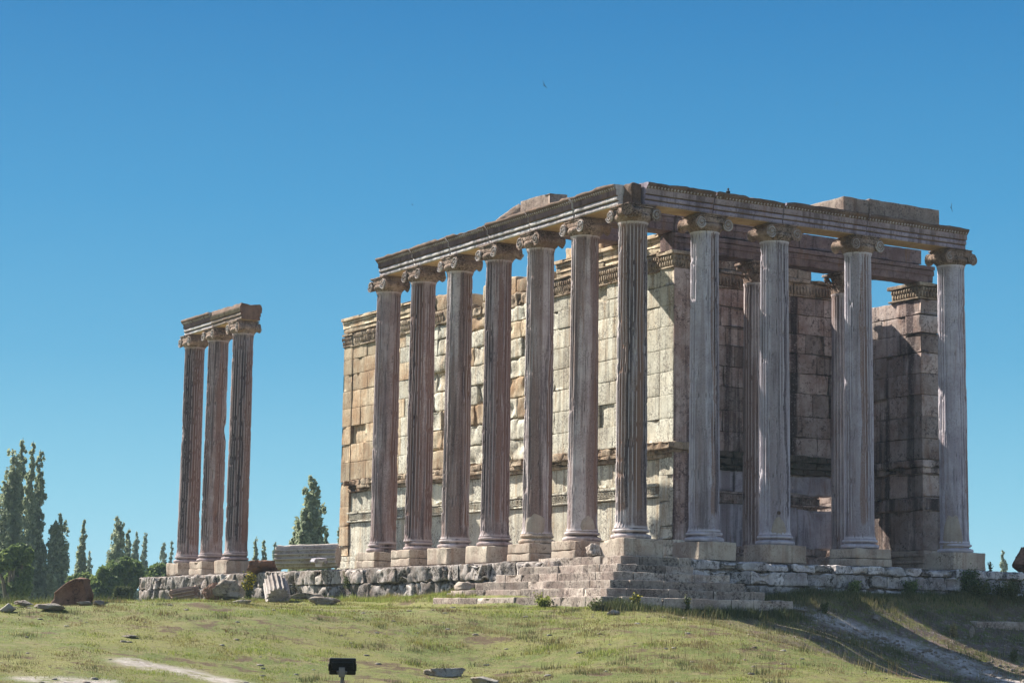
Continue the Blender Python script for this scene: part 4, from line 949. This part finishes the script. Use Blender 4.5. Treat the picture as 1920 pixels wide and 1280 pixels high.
# ------------------------------------------------------------------ birds
def bird(px, py, D, span, roll_, hd, label, perched=False, ground_at=None, grp='birds in the sky'):
    c = at_depth(px, py, D) if ground_at is None else np.array(ground_at)
    m = MB(); s_ = span
    if perched:
        m.ell((0, 0, .10), .055, .09, .06, 10, 7); m.ell((0, -.07, .18), .035, .04, .035, 8, 6); m.tube([(0, -.10, .18), (0, -.135, .175)], [.01, .002], 5); m.tube([(0, .07, .08), (0, .16, .03)], [.03, .012], 6)
        m.tube([(.02, 0, .05), (.02, 0, 0)], .006, 5); m.tube([(-.02, 0, .05), (-.02, 0, 0)], .006, 5)
    else:
        m.ell((0, 0, 0), s_*.05, s_*.17, s_*.045, 10, 7); m.ell((0, -s_*.16, .01), s_*.04, s_*.05, s_*.04, 8, 6); m.tube([(0, s_*.12, 0), (0, s_*.28, 0)], [s_*.03, s_*.012], 6)
    b = m.build('bird', M['bird'], loc=tuple(c), rot=(roll_[0], roll_[1], hd)); tag(b, label, 'bird', grp)
    for sg in (-1, 1):
        wn_ = MB(); t = np.linspace(0, 1, 9)
        if perched:
            wn_.ell((sg*.05, .02, .11), .012, .10, .045, 8, 6)
        else:
            x = sg*s_*.5*t; y0 = -s_*.07-s_*.02*np.sin(t*3.1)+s_*.16*t**2; ch = s_*.15*(1-t)**.6+.004; z_ = s_*.10*np.sin(t*2.2)
            up = np.stack([x, y0, z_+.004], -1); lo = np.stack([x, y0+ch, z_+.002], -1); dn = np.stack([x, y0+ch*.5, z_-.006], -1)
            P = np.stack([up, lo, dn], 1); wn_.grid(P, cv=True)
        wn_.build('wing', M['bird'], b)
    return b
bird(1020, 160, 70, .30, (math.radians(70), math.radians(50), 0), .2, 'dark swift gliding high above the temple')
bird(1783, 389, 60, .26, (math.radians(80), math.radians(85), 0), .3, 'small bird in flight at the right end of the roofless top')
bird(773, 384, 150, .28, (.6, .5, 0), .9, 'tiny bird in the sky left of the temple top')
bird(1470, 281, 190, .28, (.8, .3, 0), .3, 'tiny bird above the front architrave')
bird(1569, 195, 190, .3, (.7, .4, 0), 1.3, 'tiny bird high in the sky on the right')
bird(0, 0, 0, 0, (0, 0), 1.2, 'small bird perched on the architrave left of the corner', True, (0.0, 4.25, 10.15), 'perched birds')
bird(0, 0, 0, 0, (0, 0), -.6, 'small bird perched on the front architrave right of the corner', True, (3.15, -.3, 10.14), 'perched birds')

# ------------------------------------------------------------------ trees
def quads(cs, size, rs, up=.3):
    n = len(cs); a = rs.normal(size=(n, 3)); a /= np.linalg.norm(a, axis=1, keepdims=True)
    b = np.cross(a, rs.normal(size=(n, 3))); b /= np.linalg.norm(b, axis=1, keepdims=True)
    s_ = size*rs.uniform(.6, 1.3, (n, 1)); A = a*s_; B = b*s_*.6
    return np.stack([cs-A, cs-B, cs+A, cs+B], 1).reshape(-1, 3)
def leafy(cs, size, rs):
    m = MB(); V = quads(cs, size, rs); m.add(V, np.arange(len(V)).reshape(-1, 4)); return m
def poplar(px, top, wpx, D, seed, mat, label, n=5200, plumes=6, lean=0, narrow_base=.25, grp='poplars behind the temple', foot=None):
    plumes = max(plumes, 5); n = int(n*1.15)
    rs = np.random.RandomState(seed); c = at_depth(px, 1180, D); top_z = at_depth(px, top, D)[2]; z0 = gz(c[0], c[1]) if foot is None else foot
    H = top_z-z0; W_ = wpx*D/FPX/2
    t = empty('poplar_tree', (c[0], c[1], z0), label, 'tree', grp)
    tr = MB(); tr.tube([(0, 0, -.3), (.1*W_, 0, H*.3), (0, .1*W_, H*.65), (0, 0, H*.93)], [H*.016, H*.012, H*.007, H*.002], 8)
    pts = []
    for k in range(plumes):
        a = k/plumes*2*math.pi+rs.uniform(-.4, .4); rad = W_*rs.uniform(.35, .68) if k else 0
        hb = H*rs.uniform(.08, .3); ht = H*(rs.uniform(.74, .98) if k else 1.0)
        base_ = np.array([0, 0, hb]); mid = np.array([math.cos(a)*rad, math.sin(a)*rad, hb+(ht-hb)*.35]); tip = np.array([math.cos(a)*rad*.75, math.sin(a)*rad*.75, ht])
        tt = np.linspace(0, 1, 9)[:, None]; cur = (1-tt)**2*base_+2*tt*(1-tt)*mid*1.0+tt**2*tip
        tr.tube(cur, np.linspace(H*.006, H*.001, 9), 6)
        m_ = int(n*1.45/plumes*(1.3 if k == 0 else 1)); u = rs.beta(1.5, 1.25, m_)*.98+.01; ctr = np.stack([np.interp(u, tt[:, 0], cur[:, q]) for q in range(3)], -1)
        # tufts: leaves bunch along the plume
        pr_ = W_*.56*np.sin(math.pi*np.clip(u, 0, 1)**.62)**.55*(1.0 if k else .9)+.17*W_
        nt_ = max(70, int(H*9)); tuft = np.minimum((u*nt_+rs.uniform(0, 1, m_)*.8).astype(int), nt_-1); off = rs.normal(size=(nt_, 3)); off[:, 2] *= 1.0
        d = rs.normal(size=(m_, 3)); d /= np.linalg.norm(d, axis=1, keepdims=True)
        pts.append(ctr+off[tuft]*pr_[:, None]*.55+d*(pr_*rs.uniform(.05, .5, m_))[:, None]*np.array([.8, .8, 1.7]))
    cs = np.vstack(pts); cs[:, 2] = np.minimum(cs[:, 2], H)
    tr.build('trunk', M['bark'], t, True); leafy(cs, .14, rs).build('crown', M[mat], t)
    return t
def broadtree(px, py, wpx, hpx, D, seed, label, mat='broad', n=9000, grp='leafy trees behind the temple'):
    rs = np.random.RandomState(seed); cz = at_depth(px, py, D); z0 = gz(cz[0], cz[1]); W_ = wpx*D/FPX/2; Hh = hpx*D/FPX/2
    t = empty('broadleaf_tree', (cz[0], cz[1], z0), label, 'tree', grp); h0 = cz[2]-z0
    tr = MB(); tr.tube([(0, 0, -.3), (.1, 0, h0*.5), (0, .1, h0)], [.35, .25, .12], 8); pts = []
    for k in range(13):
        a = rs.uniform(0, 2*math.pi); q = rs.uniform(.3, .75) if k else 0; e = rs.uniform(-.8, .8)
        lc = np.array([math.cos(a)*W_*q, math.sin(a)*W_*q, h0+e*Hh*.62]); lr = W_*rs.uniform(.28, .45)
        tr.tube([(0, 0, h0*.4), tuple(lc*np.array([.5, .5, .8])), tuple(lc)], [.16, .1, .04], 6)
        m_ = n//13; d = rs.normal(size=(m_, 3)); d /= np.linalg.norm(d, axis=1, keepdims=True)
        bump_ = 1+.28*fbm(d+k, 2.0, seed+k, 3)[:, None]
        pts.append(lc+d*bump_*lr*rs.uniform(.55, 1.05, (m_, 1))*np.array([1, 1, Hh/W_*.95 if Hh < W_ else 1]))
    tr.build('trunk', M['bark'], t, True); leafy(np.vstack(pts), .10+.0008*D, rs).build('crown', M[mat], t)
P_ = poplar
P_(8, 838, 52, 150, 1, 'poplar', 'tallest poplar cluster at the far left, its leftmost crown cut by the frame', 9000, 7)
P_(26, 815, 34, 152, 2, 'poplar', 'tall narrow poplar with the highest tip at the far left', 7000, 4)
P_(46, 822, 24, 148, 3, 'poplar', 'tall thin poplar between the highest tip and its right neighbour', 5200, 3)
P_(60, 838, 34, 150, 4, 'poplar', 'tall dense poplar on the right side of the far left cluster', 9000, 5)
broadtree(22, 1075, 92, 150, 120, 5, 'dark round leafy tree under the tall poplars at the left edge', n=14000)
P_(70, 1008, 26, 170, 6, 'poplar_pale', 'short pale poplar between the tall cluster and the oval poplar')
P_(104, 962, 50, 150, 7, 'poplar', 'oval dense poplar standing behind the red stone', 10000, 8)
P_(148, 972, 25, 170, 8, 'poplar', 'slim poplar right of the oval poplar', 5000, 4)
P_(162, 1032, 15, 175, 9, 'poplar_pale', 'small young poplar at the foot of the slim one', 2200, 3)
P_(212, 964, 42, 170, 10, 'poplar', 'broad pointed poplar behind the dark bushes', 8000, 7)
P_(234, 987, 18, 172, 11, 'poplar', 'narrow poplar leaning on the broad pointed one', 3500, 3)
P_(249, 995, 16, 175, 12, 'poplar_pale', 'thin pale poplar, left one of a close pair', 3200, 3)
P_(266, 996, 18, 175, 13, 'poplar_pale', 'thin pale poplar, right one of a close pair', 3200, 3)
P_(302, 1014, 20, 180, 14, 'poplar_pale', 'pale poplar left of the standalone columns', 3200, 3)
P_(316, 1012, 14, 180, 15, 'poplar_pale', 'pale thin poplar nearest the left standalone column', 3000, 3)
P_(330, 1008, 12, 180, 16, 'poplar_pale', 'pale poplar half hidden by the left standalone column', 3000, 3)
broadtree(196, 1093, 80, 96, 130, 17, 'dark leafy tree directly right of the red stone', n=12000)
broadtree(238, 1082, 76, 100, 132, 18, 'dark leafy tree in the middle of the bushes', n=12000)
broadtree(285, 1090, 80, 92, 136, 19, 'dark leafy tree at the left end of the podium', n=11000)
broadtree(148, 1098, 46, 60, 140, 20, 'small leafy tree behind the red stone', n=6000)
broadtree(230, 1115, 34, 36, 110, 120, 'small bright bush low in front of the dark trees', 'weed', 4500)
P_(475, 1004, 16, 170, 21, 'poplar', 'small dark poplar left of a pair, right of the standalone columns', 3500, 3)
P_(490, 1010, 16, 170, 22, 'poplar', 'small dark poplar right of a pair, right of the standalone columns', 3200, 3)
P_(511, 1014, 13, 185, 23, 'poplar_pale', 'small pale poplar above the red block on the podium', 2500, 3)
P_(522, 1028, 10, 185, 24, 'poplar_pale', 'tiny pale poplar next to the fallen drum', 1800, 2)
P_(576, 889, 54, 125, 25, 'poplar', 'big full poplar between the standalone columns and the wall', 14000, 8)
P_(548, 985, 20, 127, 26, 'poplar', 'low side poplar left of the big full one', 3000, 3)
P_(607, 988, 24, 127, 27, 'poplar', 'low side poplar right of the big full one', 3500, 3)
P_(632, 985, 14, 130, 28, 'poplar_pale', 'small poplar just peeping out beside the wall end', 1800, 2)
P_(1882, 1030, 19, 165, 29, 'poplar_pale', 'lone pale poplar far behind the right end of the podium', 4200, 3)
# far ridge
a = np.linspace(-.75, 1.0, 200)+YAW; P = []
for k, (rr_, hh_) in enumerate(((700, -12), (800, 7), (880, 11.5), (980, 6))):
    n_ = fbm(np.stack([a*9, a*0+k, a*0], -1), 1, 5, 4); z_ = (hh_*(1+.4*n_) if k else a*0-14)
    P.append(np.stack([CAM[0]+np.sin(a)*rr_, CAM[1]+np.cos(a)*rr_, z_], -1))
m = MB(); m.grid(np.stack(P, 1)); M['hill'] = plain('hazy_hill_blue', (.07, .12, .17), .95)  # blue of distant haze put into the hill colour
tag(m.build('hills', M['hill'], smooth=True), kind='structure')

# ------------------------------------------------------------------ weeds and grass
rs = np.random.RandomState(77)
def blades(P, H, Wd, rs, bend=.35):
    n = len(P); a = rs.uniform(0, 2*math.pi, n); d = np.stack([np.cos(a), np.sin(a), 0*a], -1); l = np.stack([-np.sin(a), np.cos(a), 0*a], -1)
    top = P+np.array([0, 0, 1.])*H[:, None]+l*(H*rs.uniform(-bend, bend, n))[:, None]
    return np.stack([P-d*Wd[:, None]/2, P+d*Wd[:, None]/2, top], 1).reshape(-1, 3)
N = 900000
r = 19+(82-19)*rs.uniform(0, 1, N)**.9; a = YAW+rs.uniform(-.31, .31, N)
x = CAM[0]+np.sin(a)*r; y = CAM[1]+np.cos(a)*r
occ = ((x > -1.0) & (y > -1.0)) | ((x > -2.75) & (y > -2.75) & (x < 3.4) & (y < 6.5))
cl = fbm(np.stack([x, y, 0*x], -1), 1.3, 12, 4); dry = fbm(np.stack([x, y, 0*x], -1), .4, 15, 4)
tus = np.exp(-((x+8)/7)**2-((y+12)/6)**2); brn = fbm(np.stack([x, y, 0*x], -1), 1.5, 33, 4)+.14*tus
keep = (~occ) & ((brn < .16) | (rs.uniform(0, 1, N) < .12)) & (np.maximum(bare_amt(x, y), .72*sstep(-1, 3, x)*sstep(-1.3, -3.0, y)) < rs.uniform(.1, 1, N)) & (cl+.35 > rs.uniform(-.1, .6, N))
x, y, cl, dry, r = x[keep], y[keep], cl[keep], dry[keep], r[keep]
z = ground_z(x, y); n = len(x)
H = (.018+.03*rs.uniform(0, 1, n)+(.07+.10*tus[keep])*np.clip(cl-.05, 0, 1))*np.clip(r/45, .7, 1.3); Wd = .010+.014*rs.uniform(0, 1, n)*np.clip(r/40, .6, 1.5)
P = np.stack([x, y, z-.01], -1)
for nm, mk, mt in (('short_grass', dry+rs.normal(0, .12, n) < .06, 'grass'), ('dry_grass', dry+rs.normal(0, .12, n) >= .06, 'drygrass')):
    V = blades(P[mk], H[mk], Wd[mk], rs); m = MB(); m.add(V, T=np.arange(len(V)).reshape(-1, 3)); tag(m.build(nm, M[mt]), kind='stuff')
def patch_grass(name, mat, pts_fn, n, h0, h1, wd=.02):
    x, y = pts_fn(n); z = ground_z(x, y); H = rs.uniform(h0, h1, n)*(.6+.8*np.clip(fbm(np.stack([x, y, 0*x], -1), 1.7, 21, 3)+.3, 0, 1))
    V = blades(np.stack([x, y, z-.02], -1), H, np.full(n, wd), rs, .5); m = MB(); m.add(V, T=np.arange(len(V)).reshape(-1, 3)); return tag(m.build(name, M[mat]), kind='stuff')
patch_grass('tall_grass', 'grass', lambda n: (-1.05-1.6*rs.uniform(0, 1, n)**1.3, rs.uniform(4.5, 13, n)), 12000, .06, .17)
patch_grass('tall_weeds', 'weed', lambda n: (rs.uniform(2.0, 16, n), -1.15-np.abs(rs.normal(0, .45, n))), 14000, .08, .28)
patch_grass('dry_verge', 'drygrass', lambda n: (rs.uniform(2.5, 16, n), -1.15-np.abs(rs.normal(0, 1.0, n))), 15000, .06, .26, .012)
tx2, ty2 = rs.uniform(1, 12, 170), rs.uniform(-9, -1.8, 170); kk_ = bare_amt(tx2, ty2) < .3; tx2, ty2 = tx2[kk_], ty2[kk_]; i2 = rs.randint(0, len(tx2), 16000)
patch_grass('slope_grass', 'weed', lambda n: (tx2[i2]+rs.normal(0, .22, n), ty2[i2]+rs.normal(0, .18, n)), 16000, .05, .20, .014)
patch_grass('weedy_fringe', 'weed', lambda n: (rs.uniform(-2.9, 3.6, n), -2.85-np.abs(rs.normal(0, .25, n))), 6000, .08, .32)
patch_grass('podium_fringe', 'grass', lambda n: (-1.08-np.abs(rs.normal(0, .3, n)), rs.uniform(6, 34, n)), 16000, .08, .30)
patch_grass('bank_weeds', 'weed', lambda n: (-22+rs.normal(0, 6, n), 15+rs.normal(0, 5, n)), 26000, .08, .30, .03)
patch_grass('dry_stalks', 'drygrass', lambda n: (rs.uniform(-8, 11, n), rs.uniform(-14, -3, n)), 5000, .15, .42, .010)
# clods and tussocks that break up the lawn
m = MB(); rr = random.Random(5)
for k in range(450):
    D_ = rr.uniform(24, 62); a_ = YAW+rr.uniform(-.27, .27); x = CAM[0]+math.sin(a_)*D_; y = CAM[1]+math.cos(a_)*D_
    if x > -3.2 and y > -3.2: continue
    r = rr.uniform(.02, .055); m.ell((x, y, gz(x, y)), r*1.6, r*1.3, r*.6, 7, 5, .8, k)
tag(m.build('soil_clods', M['rock']), kind='stuff')
cx_, cy_ = rs.uniform(0, 1, 420), rs.uniform(-.27, .27, 420); rad_ = 24+38*cx_; tx, ty = CAM[0]+np.sin(YAW+cy_)*rad_, CAM[1]+np.cos(YAW+cy_)*rad_
dens = np.exp(-((tx+7)/9)**2-((ty+11)/9)**2); kp = ((tx < -3.2) | (ty < -3.2)) & (rs.uniform(0, 1, 420) < .25+dens); tx, ty = tx[kp], ty[kp]
ii = rs.randint(0, len(tx), 15000)
patch_grass('tussock_grass', 'weed', lambda n: (tx[ii]+rs.normal(0, .14, n), ty[ii]+rs.normal(0, .14, n)), 15000, .04, .16, .016)
ii = rs.randint(0, len(tx), 9000)
patch_grass('straw_tufts', 'drygrass', lambda n: (tx[ii]+rs.normal(0, .2, n)+.2, ty[ii]+rs.normal(0, .2, n)), 9000, .05, .20, .012)
# single plants
def shrub(name, loc, rad, h, mat, label, seed, n=1500, cat='plant', leaf=.035, flowers=0, grp=None):
    rs2 = np.random.RandomState(seed); t = empty(name, tuple(loc), label, cat, grp); tr = MB(); pts = []
    for k in range(9):
        a = rs2.uniform(0, 6.28); tip = np.array([math.cos(a)*rad*rs2.uniform(.2, .9), math.sin(a)*rad*rs2.uniform(.2, .9), h*rs2.uniform(.6, 1.0)])
        tr.tube([(0, 0, -.05), tuple(tip*np.array([.3, .3, .5])), tuple(tip)], [.012, .009, .004], 5)
        u = rs2.uniform(.15, 1, n//9)[:, None]; pts.append(tip*u**np.array([1.5, 1.5, 1])+rs2.normal(size=(n//9, 3))*rad*.20)
    cs = np.vstack(pts); cs[:, 2] = np.clip(cs[:, 2], .02, None)
    tr.build('stem', M['bark'], t); leafy(cs, leaf, rs2).build('foliage', M[mat], t)
    if flowers:
        fp = cs[rs2.choice(len(cs), flowers)]; fp = fp[fp[:, 2] > h*.45]; tag(leafy(fp+rs2.normal(size=fp.shape)*.03, leaf*1.0, rs2).build('flowers', M['yellow'], t), kind='stuff')
def gloc(px, py): c = on_ground(px, py); return c
WG = 'weeds growing along the podium'
c = at_axis(465, 1108, 0, -1.35); shrub('yellow_flower_plant', (c[0], c[1], gz(c[0], c[1])), .30, 1.15, 'weed', 'tall plant full of yellow flowers in front of the right standalone column', 1, 1200, flowers=900, leaf=.04)
c = at_axis(1816, 1120, 1, -1.2); shrub('dark_weed', (c[0], -1.2, gz(c[0], -1.2)), .40, .85, 'broad', 'largest dark weed clump against the podium at the right', 2, 2600, grp=WG)
c = at_axis(1835, 1130, 1, -1.5); shrub('dark_weed', (c[0], -1.5, gz(c[0], -1.5)), .5, .5, 'weed', 'low weed clump right of the largest dark one', 3, 1800, grp=WG)
c = at_axis(1708, 1112, 1, -1.2); shrub('dark_weed', (c[0], -1.2, gz(c[0], -1.2)), .28, .5, 'broad', 'dark weed clump on the podium under the last two front columns', 4, 1400, grp=WG)
c = at_axis(1600, 1105, 1, -1.2); shrub('dark_weed', (c[0], -1.2, gz(c[0], -1.2)), .24, .4, 'broad', 'dark weed clump below the column with the red band', 5, 1200, grp=WG)
c = at_axis(1885, 1140, 1, -1.6); shrub('dark_weed', (c[0], -1.6, gz(c[0], -1.6)), .6, .5, 'weed', 'wide weed clump nearest the right edge', 6, 2400, grp=WG)
c = at_axis(1190, 1140, 1, -2.9); shrub('yellow_flower_plant', (c[0], -2.9, gz(c[0], -2.9)), .2, .36, 'weed', 'small plant with pale yellow flowers before the lowest step', 7, 500, flowers=160)
c = at_axis(1287, 1128, 1, -2.8); shrub('step_plant', (c[0], -2.85, gz(c[0], -2.85)), .10, .5, 'weed', 'thin tall weed in front of the shaded steps', 8, 220, flowers=14)
c = at_axis(1020, 1132, 0, -2.95); shrub('step_plant', (-2.95, c[1], gz(-2.95, c[1])), .35, .28, 'grass', 'low green plant before the sunlit lowest step', 9, 700)
c = at_axis(1119, 1140, 0, -2.95); shrub('step_plant', (-2.95, c[1], gz(-2.95, c[1])), .3, .26, 'weed', 'low green plant at the corner of the lowest step', 10, 600)
c = at_axis(654, 1080, 0, -1.0); shrub('wall_plant', (-1.0, c[1], -1.25), .28, .45, 'weed', 'grey green plant growing from the podium blocks below the long row', 11, 900)
c = at_axis(1608, 1068, 1, -.9); shrub('wall_plant', (13.0, -.6, -.56), .10, .3, 'weed', 'small sprig on top of the podium right of the last column', 12, 120)
c = gloc(1515, 1235)
for k, (px, py, h_, lab) in enumerate(((1545, 1150, .3, 'green weed beside the start of the bare track'), (1790, 1195, .4, 'straggly dry bush on the sunlit strip'), (1900, 1240, .35, 'yellowish weed on the sunlit strip by the right edge'))):
    c = gloc(px, py); shrub('slope_weed', c, .16, h_, 'drygrass' if k == 1 else 'weed', lab, 30+k, 500, leaf=.03, grp='single weeds on the right slope')

# ------------------------------------------------------------------ summer haze
zl_, zt_ = -66.0, 19.0
bm_ = bpy.data.meshes.new('haze'); e_ = 5200
vs_ = [(x_, y_, z_) for z_ in (zl_, zt_) for x_, y_ in ((-e_, -e_), (e_, -e_), (e_, e_), (-e_, e_))]
bm_.from_pydata(vs_, [], [(0, 3, 2, 1), (4, 5, 6, 7), (0, 1, 5, 4), (1, 2, 6, 5), (2, 3, 7, 6), (3, 0, 4, 7)])
hz_ = bpy.data.objects.new('haze', bm_); sc.collection.objects.link(hz_); tag(hz_, kind='stuff')
hm_ = bpy.data.materials.new('haze_air'); hm_.use_nodes = True; hn_ = hm_.node_tree; hn_.nodes.clear()
ho_ = hn_.nodes.new('ShaderNodeOutputMaterial'); hv_ = hn_.nodes.new('ShaderNodeVolumePrincipled')
hv_.inputs['Color'].default_value = (.62, .84, 1.0, 1); hv_.inputs['Density'].default_value = .0003; hv_.inputs['Anisotropy'].default_value = 0.0
hn_.links.new(hv_.outputs[0], ho_.inputs['Volume']); bm_.materials.append(hm_)
